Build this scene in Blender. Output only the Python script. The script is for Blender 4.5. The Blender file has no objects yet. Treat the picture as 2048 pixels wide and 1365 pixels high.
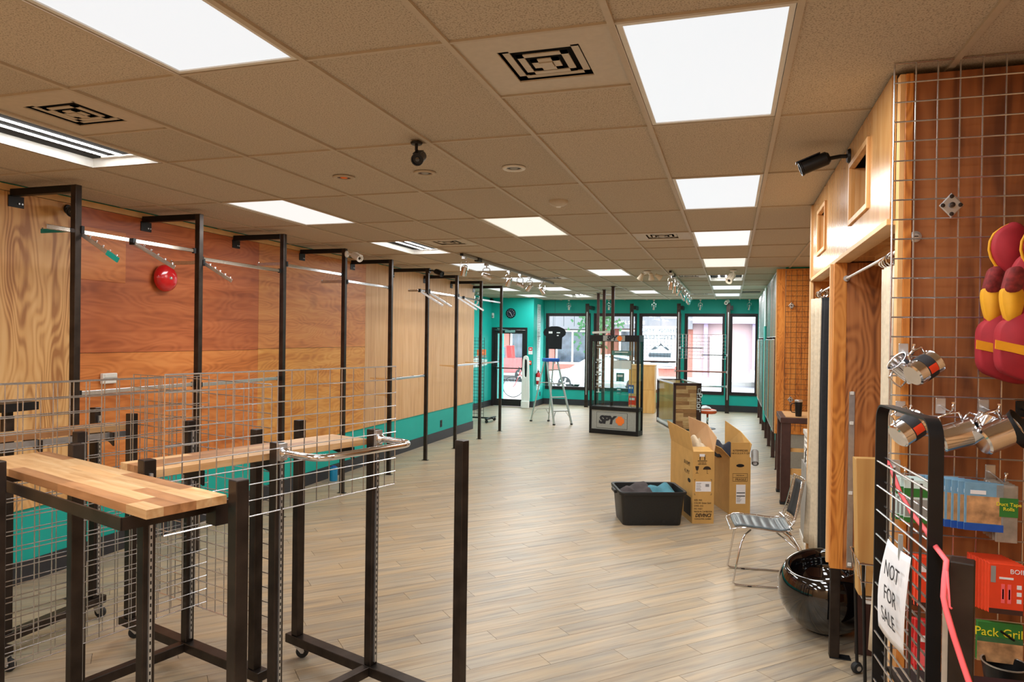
import bpy, bmesh, math, random
from mathutils import Vector, Matrix
random.seed(7)
SC = bpy.context.scene
COL = SC.collection
PI = math.pi

# ---------------------------------------------------------------- camera
F_PX, YAW, PIT, ROLL, CX, CY = 1404.1, .3028, -.0054, .0134, 1024.0, 682.5
CAM = Vector((0, 0, 1.92))
ZC = 3.006                                   # ceiling height
_f0 = Vector((-math.sin(YAW), math.cos(YAW), 0)); _r0 = Vector((math.cos(YAW), math.sin(YAW), 0)); _u0 = Vector((0, 0, 1))
FWD = _f0*math.cos(PIT) + _u0*math.sin(PIT)
_u1 = -_f0*math.sin(PIT) + _u0*math.cos(PIT)
RIGHT = _r0*math.cos(ROLL) + _u1*math.sin(ROLL)
UP = -_r0*math.sin(ROLL) + _u1*math.cos(ROLL)
cd = bpy.data.cameras.new('camera'); cam = bpy.data.objects.new('camera', cd); COL.objects.link(cam)
m = Matrix.Identity(4)
for i in range(3):
    m[i][0] = RIGHT[i]; m[i][1] = UP[i]; m[i][2] = -FWD[i]; m[i][3] = CAM[i]
cam.matrix_world = m
cd.sensor_width = 36.0; cd.lens = F_PX/2048*36.0; cd.clip_start = .05; cd.clip_end = 200
SC.camera = cam

def ray(u, v): return FWD + RIGHT*((u-CX)/F_PX) + UP*((CY-v)/F_PX)
def hit(u, v, ax, val):
    d = ray(u, v); return CAM + d*((val-CAM[ax])/d[ax])
def FL(u, v, z=0): return hit(u, v, 2, z)      # pixel -> point at height z
def PY(u, v, y): return hit(u, v, 1, y)        # pixel -> point on the plane Y = y
def PX(u, v, x): return hit(u, v, 0, x)

# ---------------------------------------------------------------- world and exposure
W = bpy.data.worlds.new('world'); SC.world = W; W.use_nodes = True
nt = W.node_tree; nt.nodes.clear()
wo = nt.nodes.new('ShaderNodeOutputWorld'); wb = nt.nodes.new('ShaderNodeBackground')
wb.inputs[0].default_value = (.88, .94, 1, 1); wb.inputs[1].default_value = 9.0
nt.links.new(wb.outputs[0], wo.inputs[0])
SC.view_settings.view_transform = 'Standard'; SC.view_settings.look = 'None'
SC.view_settings.exposure = 0.0; SC.view_settings.gamma = 1.0; SC.view_settings.use_curve_mapping = False
LAMP_W = 33.0                                 # watts of one 2x4 ft troffer

# ---------------------------------------------------------------- materials
def srgb(r, g, b):
    f = lambda c: (c/255/12.92 if c/255 <= .04045 else ((c/255+.055)/1.055)**2.4)
    return (f(r), f(g), f(b), 1)
MATS = {}
def base(name):
    mt = bpy.data.materials.new(name); mt.use_nodes = True
    n = mt.node_tree; b = n.nodes['Principled BSDF']; MATS[name] = mt
    return mt, n, b
def setp(b, **k):
    for a, v in k.items():
        nm = {'rough': 'Roughness', 'metal': 'Metallic', 'col': 'Base Color', 'spec': 'Specular IOR Level', 'trans': 'Transmission Weight',
              'ior': 'IOR', 'alpha': 'Alpha', 'coat': 'Coat Weight', 'em': 'Emission Color', 'ems': 'Emission Strength', 'sheen': 'Sheen Weight'}[a]
        b.inputs[nm].default_value = v
def plain(name, col, rough=.5, metal=0., var=.06, scale=30., bump=0., **k):
    """a plain surface with a little procedural mottling"""
    mt, n, b = base(name); setp(b, rough=rough, metal=metal, **k)
    tc = n.nodes.new('ShaderNodeTexCoord'); no = n.nodes.new('ShaderNodeTexNoise'); no.inputs['Scale'].default_value = scale
    no.inputs['Detail'].default_value = 3
    n.links.new(tc.outputs['Object'], no.inputs['Vector'])
    rp = n.nodes.new('ShaderNodeValToRGB'); rp.color_ramp.elements[0].position = .3; rp.color_ramp.elements[1].position = .7
    rp.color_ramp.elements[0].color = tuple(max(0, c*(1-var)) for c in col[:3])+(1,)
    rp.color_ramp.elements[1].color = tuple(min(1, c*(1+var)) for c in col[:3])+(1,)
    n.links.new(no.outputs['Fac'], rp.inputs[0]); n.links.new(rp.outputs[0], b.inputs['Base Color'])
    if bump:
        bp = n.nodes.new('ShaderNodeBump'); bp.inputs['Strength'].default_value = bump; bp.inputs['Distance'].default_value = .01
        n.links.new(no.outputs['Fac'], bp.inputs['Height']); n.links.new(bp.outputs[0], b.inputs['Normal'])
    return mt
def wood(name, dark, mid, light, axis='Z', scale=1., rough=.5, stretch=14., rings=3.0, knots=0., rand=True, contrast=1., coat=0.):
    """sawn grain: stretched noise bent by a second noise, thin dark lines, optional knots; runs along the object's axis"""
    mt, n, b = base(name); setp(b, rough=rough, coat=coat)
    N = n.nodes.new; LK = n.links.new
    tc = N('ShaderNodeTexCoord'); oi = N('ShaderNodeObjectInfo')
    add = N('ShaderNodeVectorMath'); add.operation = 'ADD'; LK(tc.outputs['Object'], add.inputs[0])
    if rand:
        mul = N('ShaderNodeMath'); mul.operation = 'MULTIPLY'; mul.inputs[1].default_value = 37.; LK(oi.outputs['Random'], mul.inputs[0])
        LK(mul.outputs[0], add.inputs[1])
    mp = N('ShaderNodeMapping'); LK(add.outputs[0], mp.inputs[0])
    s = [scale*stretch]*3; s['XYZ'.index(axis)] = scale; mp.inputs['Scale'].default_value = s
    n1 = N('ShaderNodeTexNoise'); n1.inputs['Scale'].default_value = 1.; n1.inputs['Detail'].default_value = 4; n1.inputs['Distortion'].default_value = .6
    LK(mp.outputs[0], n1.inputs['Vector'])
    mp2 = N('ShaderNodeMapping'); LK(add.outputs[0], mp2.inputs[0])
    s2 = [scale*2.6]*3; s2['XYZ'.index(axis)] = scale*.7; mp2.inputs['Scale'].default_value = s2
    n2 = N('ShaderNodeTexNoise'); n2.inputs['Scale'].default_value = 1.; n2.inputs['Detail'].default_value = 2; LK(mp2.outputs[0], n2.inputs['Vector'])
    m1 = N('ShaderNodeMath'); m1.operation = 'MULTIPLY'; m1.inputs[1].default_value = rings*11; LK(n2.outputs['Fac'], m1.inputs[0])
    sn = N('ShaderNodeMath'); sn.operation = 'SINE'; m2 = N('ShaderNodeMath'); m2.operation = 'MULTIPLY'; m2.inputs[1].default_value = 6.28
    LK(m1.outputs[0], m2.inputs[0]); LK(m2.outputs[0], sn.inputs[0])
    mx = N('ShaderNodeMath'); mx.operation = 'MULTIPLY_ADD'; mx.inputs[1].default_value = .085*contrast; LK(sn.outputs[0], mx.inputs[0]); LK(n1.outputs['Fac'], mx.inputs[2])
    rp = N('ShaderNodeValToRGB'); e = rp.color_ramp.elements
    e[0].position = .5-.22; e[0].color = dark; e[1].position = .5+.22; e[1].color = light
    k = e.new(.5); k.color = mid
    LK(mx.outputs[0], rp.inputs[0]); out = rp.outputs[0]
    if rand:
        hs = N('ShaderNodeHueSaturation'); mr = N('ShaderNodeMapRange'); LK(oi.outputs['Random'], mr.inputs[0])
        mr.inputs[3].default_value = .85; mr.inputs[4].default_value = 1.12; LK(mr.outputs[0], hs.inputs['Value']); LK(out, hs.inputs['Color']); out = hs.outputs[0]
    if knots:
        vo = N('ShaderNodeTexVoronoi'); vo.inputs['Scale'].default_value = knots; LK(add.outputs[0], vo.inputs['Vector'])
        kr = N('ShaderNodeValToRGB'); kr.color_ramp.elements[0].position = .06; kr.color_ramp.elements[1].position = .13
        kr.color_ramp.elements[0].color = (.35, .25, .18, 1); kr.color_ramp.elements[1].color = (1, 1, 1, 1); LK(vo.outputs['Distance'], kr.inputs[0])
        mm = N('ShaderNodeMix'); mm.data_type = 'RGBA'; mm.blend_type = 'MULTIPLY'; mm.inputs[0].default_value = .8
        LK(out, mm.inputs[6]); LK(kr.outputs[0], mm.inputs[7]); out = mm.outputs[2]
    LK(out, b.inputs['Base Color'])
    bp = N('ShaderNodeBump'); bp.inputs['Strength'].default_value = .08; bp.inputs['Distance'].default_value = .01
    LK(n1.outputs['Fac'], bp.inputs['Height']); LK(bp.outputs[0], b.inputs['Normal'])
    return mt
def emit(name, col, s):
    mt, n, b = base(name); setp(b, col=(.25, .25, .25, 1), em=col, ems=s); return mt
def glassy(name, tint=(1, 1, 1, 1), refl=.06):
    """thin pane: clear with a faint reflection"""
    mt = bpy.data.materials.new(name); mt.use_nodes = True; n = mt.node_tree; n.nodes.clear(); MATS[name] = mt
    o = n.nodes.new('ShaderNodeOutputMaterial'); t = n.nodes.new('ShaderNodeBsdfTransparent'); g = n.nodes.new('ShaderNodeBsdfGlossy'); mx = n.nodes.new('ShaderNodeMixShader')
    t.inputs[0].default_value = tint; g.inputs['Roughness'].default_value = .02; mx.inputs[0].default_value = refl
    n.links.new(t.outputs[0], mx.inputs[1]); n.links.new(g.outputs[0], mx.inputs[2]); n.links.new(mx.outputs[0], o.inputs[0])
    return mt

M = MATS
plain('steel', srgb(62, 54, 49), .38, .75, .35, 9.)
plain('steel_black', srgb(26, 26, 27), .42, .4, .2, 12.)
plain('steel_brown', srgb(72, 46, 40), .5, .3, .15, 14.)
plain('chrome', (.78, .78, .8, 1), .12, 1., .03)
plain('wire', (.62, .61, .61, 1), .26, .9, .1)
plain('wire_dark', (.09, .085, .08, 1), .4, .6, .1)
plain('zinc', (.62, .63, .64, 1), .35, .9, .08)
plain('alu', (.66, .67, .66, 1), .38, .8, .06)
plain('teal', srgb(8, 172, 160), .55, 0, .03, 4., .02)
plain('teal_steel', srgb(22, 128, 122), .4, .3, .08)
plain('black_vinyl', srgb(45, 45, 50), .5, 0, .08)
plain('rubber', srgb(32, 33, 34), .7, 0, .1)
plain('white_paint', srgb(225, 222, 214), .5, 0, .03)
plain('white_plastic', srgb(232, 230, 224), .35, 0, .02)
plain('gray_plastic', srgb(150, 150, 146), .5, 0, .04)
plain('paper', srgb(238, 238, 240), .8, 0, .02)
plain('ink', srgb(38, 38, 42), .7, 0, .02)
plain('black_gloss', srgb(10, 10, 12), .07, 0, .02, coat=1.)
plain('bin_plastic', srgb(24, 26, 27), .45, 0, .15, 60., .15)
plain('cardboard', srgb(203, 160, 92), .8, 0, .06, 8.)
plain('cardboard_in', srgb(205, 168, 128), .85, 0, .05, 8.)
plain('print', srgb(52, 38, 24), .8, 0, .05)
plain('red_enamel', srgb(200, 22, 30), .2, 0, .05, coat=.6)
plain('red_plain', srgb(205, 40, 40), .5, 0, .05)
plain('orange', srgb(240, 120, 40), .55, 0, .03)
plain('orange_box', srgb(236, 70, 34), .45, 0, .04)
plain('orange_vinyl', srgb(232, 92, 40), .4, 0, .05)
plain('pink', srgb(255, 105, 110), .6, 0, .04)
plain('blue', srgb(30, 90, 175), .5, 0, .05)
plain('navy', srgb(30, 36, 52), .85, 0, .2, 20.)
plain('green_card', srgb(46, 120, 48), .5, 0, .1, 12.)
plain('yellow_ink', srgb(240, 225, 50), .6, 0, .03)
plain('yellow_strap', srgb(240, 165, 20), .7, 0, .06)
plain('vest_red', srgb(158, 26, 38), .75, 0, .12, 14., .1)
plain('vest_yellow', srgb(222, 158, 22), .75, 0, .1, 14., .1)
plain('vest_plaid', srgb(130, 40, 40), .8, 0, .4, 60.)
plain('cyan_can', srgb(20, 130, 175), .4, 0, .05)
plain('cream_cloth', srgb(205, 190, 165), .9, 0, .1, 40., .1)
plain('black_cloth', srgb(24, 25, 28), .95, 0, .2, 40., .1)
plain('teal_cloth', srgb(70, 128, 145), .9, 0, .18, 10., .3)
plain('dark_cloth', srgb(62, 56, 58), .9, 0, .3, 10., .3)
plain('gray_vinyl', srgb(96, 106, 110), .35, 0, .1)
plain('gray_panel', srgb(150, 152, 145), .55, 0, .06, 40.)
plain('blue_card', srgb(120, 165, 195), .5, 0, .1)
plain('blue_print', srgb(20, 80, 175), .5, 0, .1)
plain('tan_print', srgb(190, 145, 100), .6, 0, .45, 25.)
plain('clear_bag', srgb(170, 160, 145), .3, 0, .2, 30., alpha=.55)
plain('teal_card', srgb(30, 120, 120), .5, 0, .15, 15.)
plain('pine_trim', srgb(222, 178, 120), .5, 0, .08, 6.)
plain('dark_void', srgb(20, 18, 16), .9, 0, .1)
plain('concrete', srgb(150, 148, 146), .9, 0, .08, 2.)
plain('asphalt', srgb(108, 108, 112), .9, 0, .08, 2.)
plain('car_white', srgb(190, 194, 198), .25, 0, .01, coat=.5)
plain('car_red', srgb(150, 34, 34), .3, 0, .03, coat=.5)
plain('car_glass', srgb(60, 78, 88), .1, 0, .1)
plain('siding', srgb(112, 113, 118), .8, 0, .05)
plain('pink_brick', srgb(158, 98, 88), .85, 0, .1, 12.)
plain('pale_pink', srgb(170, 146, 148), .85, 0, .03)
plain('pale_lilac', srgb(156, 140, 164), .85, 0, .03)
plain('stucco_white', srgb(186, 184, 188), .85, 0, .02)
plain('shop_glass', srgb(62, 72, 84), .15, 0, .45, 3.)
plain('leaf', srgb(62, 108, 66), .7, 0, .25, 20.)
plain('tbar', srgb(190, 176, 156), .55, 0, .03)
plain('vent_white', srgb(196, 184, 166), .5, 0, .04)
plain('bronze_frame', srgb(52, 45, 46), .4, .5, .1)
plain('mural_white', srgb(215, 235, 232), .6, 0, .1, 10.)
glassy('window_glass', (.97, .985, .98, 1), .05)
glassy('case_glass', (.93, .97, .96, 1), .07)
def film():
    mt = bpy.data.materials.new('film'); mt.use_nodes = True; n = mt.node_tree; n.nodes.clear(); MATS['film'] = mt
    o = n.nodes.new('ShaderNodeOutputMaterial'); t = n.nodes.new('ShaderNodeBsdfTransparent'); g = n.nodes.new('ShaderNodeBsdfTranslucent'); mx = n.nodes.new('ShaderNodeMixShader')
    g.inputs[0].default_value = (.75, .78, .8, 1); mx.inputs[0].default_value = .62
    n.links.new(t.outputs[0], mx.inputs[1]); n.links.new(g.outputs[0], mx.inputs[2]); n.links.new(mx.outputs[0], o.inputs[0])
film()
def ink_film():
    mt = bpy.data.materials.new('ink_film'); mt.use_nodes = True; n = mt.node_tree; n.nodes.clear(); MATS['ink_film'] = mt
    o = n.nodes.new('ShaderNodeOutputMaterial'); g = n.nodes.new('ShaderNodeBsdfTranslucent'); g.inputs[0].default_value = (.42, .46, .48, 1); n.links.new(g.outputs[0], o.inputs[0])
ink_film()
emit('tube', (.97, .99, 1, 1), 24.0)
emit('lens_cool', (.91, .96, 1, 1), .86)
emit('lens_white', (1, .99, .97, 1), .9)
emit('lens_warm', (1, .93, .80, 1), .9)
wood('ply_pine', srgb(168, 112, 60), srgb(214, 162, 100), srgb(226, 180, 120), 'Z', 1., .5, 11., 2.2, 1.4, False, 1.3)
wood('ply_red', srgb(150, 74, 34), srgb(180, 96, 50), srgb(196, 112, 62), 'Y', 1., .42, 12., 2.2, 0, False, .7)
wood('ply_orange', srgb(176, 96, 40), srgb(206, 122, 58), srgb(218, 138, 72), 'Y', 1., .45, 12., 2.6, 0, False, .8)
wood('ply_gold', srgb(190, 118, 50), srgb(214, 148, 70), srgb(226, 166, 90), 'Y', 1., .45, 12., 2.6, .9, False, .9)
wood('ply_mixed', srgb(176, 104, 50), srgb(205, 132, 70), srgb(216, 150, 84), 'Y', 1., .45, 12., 2.4, .8, False, .8)
wood('ply_light', srgb(196, 148, 100), srgb(210, 164, 114), srgb(220, 178, 130), 'Z', 1., .5, 26., .6, 0, False, .4)
wood('ply_birch', srgb(186, 130, 70), srgb(208, 154, 92), srgb(220, 172, 114), 'Z', 1., .22, 9., 1.2, 0, False, .5, .35)
wood('oak', srgb(120, 66, 28), srgb(170, 102, 50), srgb(190, 122, 66), 'Z', 1.2, .5, 22., 2.8, 0, False, 1.3)
wood('oak_dark', srgb(104, 56, 26), srgb(150, 88, 44), srgb(168, 104, 56), 'Z', 1., .55, 14., 1.2, 0, False, .8)
wood('oak_orange', srgb(170, 96, 34), srgb(212, 134, 56), srgb(224, 150, 70), 'Z', 1.6, .45, 12., 3.0, 0, False, 1.1)
wood('pine_edge', srgb(206, 150, 88), srgb(222, 172, 112), srgb(230, 186, 130), 'Z', 1., .5, 20., .8)
wood('stave', srgb(186, 138, 88), srgb(206, 162, 112), srgb(220, 182, 134), 'X', 2., .45, 10., 1.2, 0, True, .5)
wood('stave_dark', srgb(138, 92, 54), srgb(162, 112, 70), srgb(180, 128, 84), 'X', 2., .45, 10., 1.2, 0, True, .5)
wood('maple', srgb(196, 140, 76), srgb(212, 160, 92), srgb(220, 172, 106), 'Z', 1., .5, 10., .8, 0, True, .4)

def floor_mat():
    mt, n, b = base('vinyl_plank'); setp(b, rough=.36)
    N = n.nodes.new; LK = n.links.new
    g = N('ShaderNodeNewGeometry'); at = N('ShaderNodeAttribute'); at.attribute_name = 'rnd'
    mp = N('ShaderNodeMapping'); mp.vector_type = 'POINT'; mp.inputs['Rotation'].default_value = (0, 0, -PI/4); LK(g.outputs['Position'], mp.inputs[0])
    ml = N('ShaderNodeMath'); ml.operation = 'MULTIPLY'; ml.inputs[1].default_value = 61.; LK(at.outputs['Fac'], ml.inputs[0])
    cb = N('ShaderNodeCombineXYZ'); LK(ml.outputs[0], cb.inputs[0]); LK(ml.outputs[0], cb.inputs[2])
    ad = N('ShaderNodeVectorMath'); ad.operation = 'ADD'; LK(mp.outputs[0], ad.inputs[0]); LK(cb.outputs[0], ad.inputs[1])
    sc = N('ShaderNodeMapping'); sc.inputs['Scale'].default_value = (1.3, 26, 1); LK(ad.outputs[0], sc.inputs[0])
    n1 = N('ShaderNodeTexNoise'); n1.inputs['Scale'].default_value = 1.; n1.inputs['Detail'].default_value = 5; n1.inputs['Roughness'].default_value = .6; LK(sc.outputs[0], n1.inputs['Vector'])
    sc2 = N('ShaderNodeMapping'); sc2.inputs['Scale'].default_value = (2.2, 9, 1); LK(ad.outputs[0], sc2.inputs[0])
    n2 = N('ShaderNodeTexNoise'); n2.inputs['Scale'].default_value = 1.; n2.inputs['Detail'].default_value = 3; LK(sc2.outputs[0], n2.inputs['Vector'])
    r1 = N('ShaderNodeValToRGB'); e = r1.color_ramp.elements
    e[0].position = .32; e[0].color = srgb(128, 114, 96); e[1].position = .66; e[1].color = srgb(190, 172, 142); k = e.new(.47); k.color = srgb(168, 151, 126)
    LK(n1.outputs['Fac'], r1.inputs[0])
    r2 = N('ShaderNodeValToRGB'); r2.color_ramp.elements[0].position = .38; r2.color_ramp.elements[1].position = .62
    r2.color_ramp.elements[0].color = srgb(146, 142, 134); r2.color_ramp.elements[1].color = srgb(182, 156, 122); LK(n2.outputs['Fac'], r2.inputs[0])
    mx = N('ShaderNodeMix'); mx.data_type = 'RGBA'; mx.inputs[0].default_value = .42; LK(r1.outputs[0], mx.inputs[6]); LK(r2.outputs[0], mx.inputs[7])
    hs = N('ShaderNodeHueSaturation'); mr = N('ShaderNodeMapRange'); LK(at.outputs['Fac'], mr.inputs[0]); mr.inputs[3].default_value = .90; mr.inputs[4].default_value = 1.08
    LK(mr.outputs[0], hs.inputs['Value']); LK(mx.outputs[2], hs.inputs['Color']); LK(hs.outputs[0], b.inputs['Base Color'])
    bp = N('ShaderNodeBump'); bp.inputs['Strength'].default_value = .12; bp.inputs['Distance'].default_value = .004; LK(n1.outputs['Fac'], bp.inputs['Height']); LK(bp.outputs[0], b.inputs['Normal'])
floor_mat()
def tile_mat():
    mt, n, b = base('acoustic_tile'); setp(b, rough=.9, spec=.1)
    N = n.nodes.new; LK = n.links.new
    g = N('ShaderNodeNewGeometry'); oi = N('ShaderNodeObjectInfo')
    n1 = N('ShaderNodeTexNoise'); n1.inputs['Scale'].default_value = 160.; n1.inputs['Detail'].default_value = 3; LK(g.outputs['Position'], n1.inputs['Vector'])
    r1 = N('ShaderNodeValToRGB'); e = r1.color_ramp.elements; e[0].position = .36; e[0].color = srgb(158, 145, 128); e[1].position = .5; e[1].color = srgb(200, 187, 168)
    LK(n1.outputs['Fac'], r1.inputs[0])
    n2 = N('ShaderNodeTexNoise'); n2.inputs['Scale'].default_value = 1.2; LK(g.outputs['Position'], n2.inputs['Vector'])
    hs = N('ShaderNodeHueSaturation'); mr = N('ShaderNodeMapRange'); LK(oi.outputs['Random'], mr.inputs[0]); mr.inputs[3].default_value = .93; mr.inputs[4].default_value = 1.04
    LK(mr.outputs[0], hs.inputs['Value']); LK(r1.outputs[0], hs.inputs['Color']); LK(hs.outputs[0], b.inputs['Base Color'])
    bp = N('ShaderNodeBump'); bp.inputs['Strength'].default_value = .25; bp.inputs['Distance'].default_value = .003; LK(n1.outputs['Fac'], bp.inputs['Height']); LK(bp.outputs[0], b.inputs['Normal'])
tile_mat()

# ---------------------------------------------------------------- mesh helpers
class MB:
    """collects boxes, bars, tubes and lathes; build() links them as ONE mesh object"""
    def __init__(s): s.v = []; s.f = []
    def add(s, vs, fs):
        o = len(s.v); s.v += [tuple(p) for p in vs]; s.f += [tuple(i+o for i in f) for f in fs]; return s
    def box(s, x0, x1, y0, y1, z0, z1, mt=None):
        vs = [Vector((x, y, z)) for z in (z0, z1) for y in (y0, y1) for x in (x0, x1)]
        if mt: vs = [mt @ p for p in vs]
        return s.add(vs, [(0, 2, 3, 1), (4, 5, 7, 6), (0, 1, 5, 4), (2, 6, 7, 3), (0, 4, 6, 2), (1, 3, 7, 5)])
    def bar(s, p, q, w, h, up=(0, 0, 1)):
        p = Vector(p); q = Vector(q); d = (q-p); L = d.length
        if L < 1e-6: return s
        d.normalize(); u = Vector(up)
        if abs(d.dot(u)) > .98: u = Vector((0, 1, 0))
        x = d.cross(u).normalized(); z = x.cross(d)
        return s.add([p+x*(a*w/2)+z*(c*h/2)+d*(L*t) for t in (0, 1) for a, c in ((-1, -1), (1, -1), (1, 1), (-1, 1))],
                     [(0, 1, 2, 3), (4, 7, 6, 5), (0, 4, 5, 1), (1, 5, 6, 2), (2, 6, 7, 3), (3, 7, 4, 0)])
    def tube(s, pts, r, n=8, cap=True, closed=False):
        pts = [Vector(p) for p in pts]; k = len(pts); rings = []
        prev = None
        for i, p in enumerate(pts):
            if closed: d = (pts[(i+1) % k]-pts[i-1])
            else: d = (pts[min(i+1, k-1)]-pts[max(i-1, 0)])
            d.normalize()
            if prev is None:
                u = Vector((0, 0, 1)) if abs(d.z) < .9 else Vector((1, 0, 0)); x = d.cross(u).normalized()
            else:
                x = (prev-d*prev.dot(d)).normalized()
            prev = x; y = d.cross(x)
            rr = r[i] if isinstance(r, (list, tuple)) else r
            rings.append([p+x*(rr*math.cos(2*PI*j/n))+y*(rr*math.sin(2*PI*j/n)) for j in range(n)])
        vs = [p for rg in rings for p in rg]; fs = []
        for i in range(k if closed else k-1):
            a = i*n; b = ((i+1) % k)*n
            for j in range(n): fs.append((a+j, a+(j+1) % n, b+(j+1) % n, b+j))
        if cap and not closed:
            fs.append(tuple(range(n-1, -1, -1))); fs.append(tuple((k-1)*n+j for j in range(n)))
        return s.add(vs, fs)
    def lathe(s, prof, n=24, mt=None):
        """prof: [(r, z)] turned about z; r = 0 closes"""
        vs = []; fs = []; idx = []
        for r, z in prof:
            if r < 1e-6: idx.append([len(vs)]); vs.append(Vector((0, 0, z)))
            else:
                idx.append(list(range(len(vs), len(vs)+n))); vs += [Vector((r*math.cos(2*PI*j/n), r*math.sin(2*PI*j/n), z)) for j in range(n)]
        for a, b in zip(idx, idx[1:]):
            for j in range(n):
                q = []
                for t in (a[j % len(a)], a[(j+1) % len(a)], b[(j+1) % len(b)], b[j % len(b)]):
                    if t not in q: q.append(t)
                if len(q) > 2: fs.append(tuple(q))
        if mt: vs = [mt @ p for p in vs]
        return s.add(vs, fs)
    def prism(s, poly, axis, a0, a1, inset=0., rings=1):
        """poly in the two other axes (XZ for axis 1, XY for 2, YZ for 0); rounded towards a0 and a1 by inset"""
        n = len(poly); cx = sum(p[0] for p in poly)/n; cy = sum(p[1] for p in poly)/n
        def P(p, a): return {0: (a, p[0], p[1]), 1: (p[0], a, p[1]), 2: (p[0], p[1], a)}[axis]
        if inset:
            lay = [(a0, 1-inset), (a0+(a1-a0)*.2, 1-inset*.3), (a0+(a1-a0)*.5, 1), (a0+(a1-a0)*.8, 1-inset*.3), (a1, 1-inset)]
        else: lay = [(a0, 1), (a1, 1)]
        vs = []; fs = []
        for a, k in lay: vs += [P((cx+(p[0]-cx)*k, cy+(p[1]-cy)*k), a) for p in poly]
        for i in range(len(lay)-1):
            for j in range(n): fs.append((i*n+j, i*n+(j+1) % n, (i+1)*n+(j+1) % n, (i+1)*n+j))
        fs.append(tuple(range(n-1, -1, -1))); fs.append(tuple((len(lay)-1)*n+j for j in range(n)))
        return s.add(vs, fs)
    def grid(s, fn, nu, nv, closed=False):
        vs = [Vector(fn(i/nu, j/nv)) for j in range(nv+1) for i in range(nu+1)]
        fs = [(j*(nu+1)+i, j*(nu+1)+i+1, (j+1)*(nu+1)+i+1, (j+1)*(nu+1)+i) for j in range(nv) for i in range(nu)]
        return s.add(vs, fs)
    def mesh(s, name, smooth=False):
        me = bpy.data.meshes.new(name); me.from_pydata(s.v, [], s.f)
        bm = bmesh.new(); bm.from_mesh(me); bmesh.ops.recalc_face_normals(bm, faces=bm.faces); bm.to_mesh(me); bm.free()
        if smooth:
            me.polygons.foreach_set('use_smooth', [True]*len(me.polygons))
        me.update(); return me
    def build(s, name, mat, parent=None, smooth=False, stuff=False):
        me = s.mesh(name, smooth); o = bpy.data.objects.new(name, me); COL.objects.link(o)
        me.materials.append(M[mat] if isinstance(mat, str) else mat)
        if parent: o.parent = parent
        if smooth == 'edge':
            pass
        if stuff: o['kind'] = 'stuff'
        return o
def bevel(o, w=.003, seg=1):
    md = o.modifiers.new('bevel', 'BEVEL'); md.width = w; md.segments = seg; md.limit_method = 'ANGLE'; return o
def solid(o, t, off=0.):
    md = o.modifiers.new('solid', 'SOLIDIFY'); md.thickness = t; md.offset = off; return o
def autosmooth(o, ang=.6):
    me = o.data
    bm = bmesh.new(); bm.from_mesh(me)
    for e in bm.edges: e.smooth = not (len(e.link_faces) == 2 and e.calc_face_angle(0) > ang)
    for f in bm.faces: f.smooth = True
    bm.to_mesh(me); bm.free(); return o
def tag(o, label, cat, group=None):
    o['label'] = label; o['category'] = cat
    if group: o['group'] = group
    return o
def thing(name, label, cat, loc=(0, 0, 0), rotz=0., group=None):
    o = bpy.data.objects.new(name, None); COL.objects.link(o); o.empty_display_size = .1
    o.location = loc; o.rotation_euler = (0, 0, rotz); tag(o, label, cat, group); return o
def struct(o):
    o['kind'] = 'structure'; return o
def dup(root, loc=None, rotz=None, label=None, group=None):
    r = root.copy(); COL.objects.link(r)
    if loc is not None: r.location = loc
    if rotz is not None: r.rotation_euler = (0, 0, rotz)
    if label: r['label'] = label
    if group: r['group'] = group
    for ch in list(root.children):
        c = ch.copy(); COL.objects.link(c); c.parent = r
        for g in list(ch.children):
            d = g.copy(); COL.objects.link(d); d.parent = c
    return r
def text(body, size, mat, parent, mt, name='lettering', ext=.0008, shear=0., space=1., align='CENTER', wide=1., bold=0.):
    cu = bpy.data.curves.new('t', 'FONT'); cu.body = body; cu.size = size; cu.extrude = ext; cu.shear = shear; cu.space_character = space; cu.offset = bold
    cu.align_x = align; cu.align_y = 'CENTER'; cu.resolution_u = 3
    to = bpy.data.objects.new('t', cu); COL.objects.link(to)
    dg = bpy.context.evaluated_depsgraph_get(); me = bpy.data.meshes.new_from_object(to.evaluated_get(dg))
    bpy.data.objects.remove(to); bpy.data.curves.remove(cu)
    me.transform(mt @ Matrix.Diagonal((wide, 1, 1, 1))); me.materials.clear(); me.materials.append(M[mat])
    o = bpy.data.objects.new(name, me); COL.objects.link(o)
    if parent: o.parent = parent
    return o
def frame(o, x, y):
    """matrix with origin o, first axis x, second axis y (for lettering on a face)"""
    x = Vector(x).normalized(); y = Vector(y); z = x.cross(y).normalized(); y = z.cross(x)
    mt = Matrix.Identity(4)
    for i in range(3): mt[i][0] = x[i]; mt[i][1] = y[i]; mt[i][2] = z[i]; mt[i][3] = o[i]
    return mt
# ================================================================ THE SETTING
XL, XR, XA, YB, YD, YW = -5.12, 1.75, -6.40, -2.5, 18.55, 19.70
FT2 = .6096; GX0, GY0 = -2.8494, 2.4096
def gx(c): return GX0+c*FT2
def gy(r): return GY0+r*FT2

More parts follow.
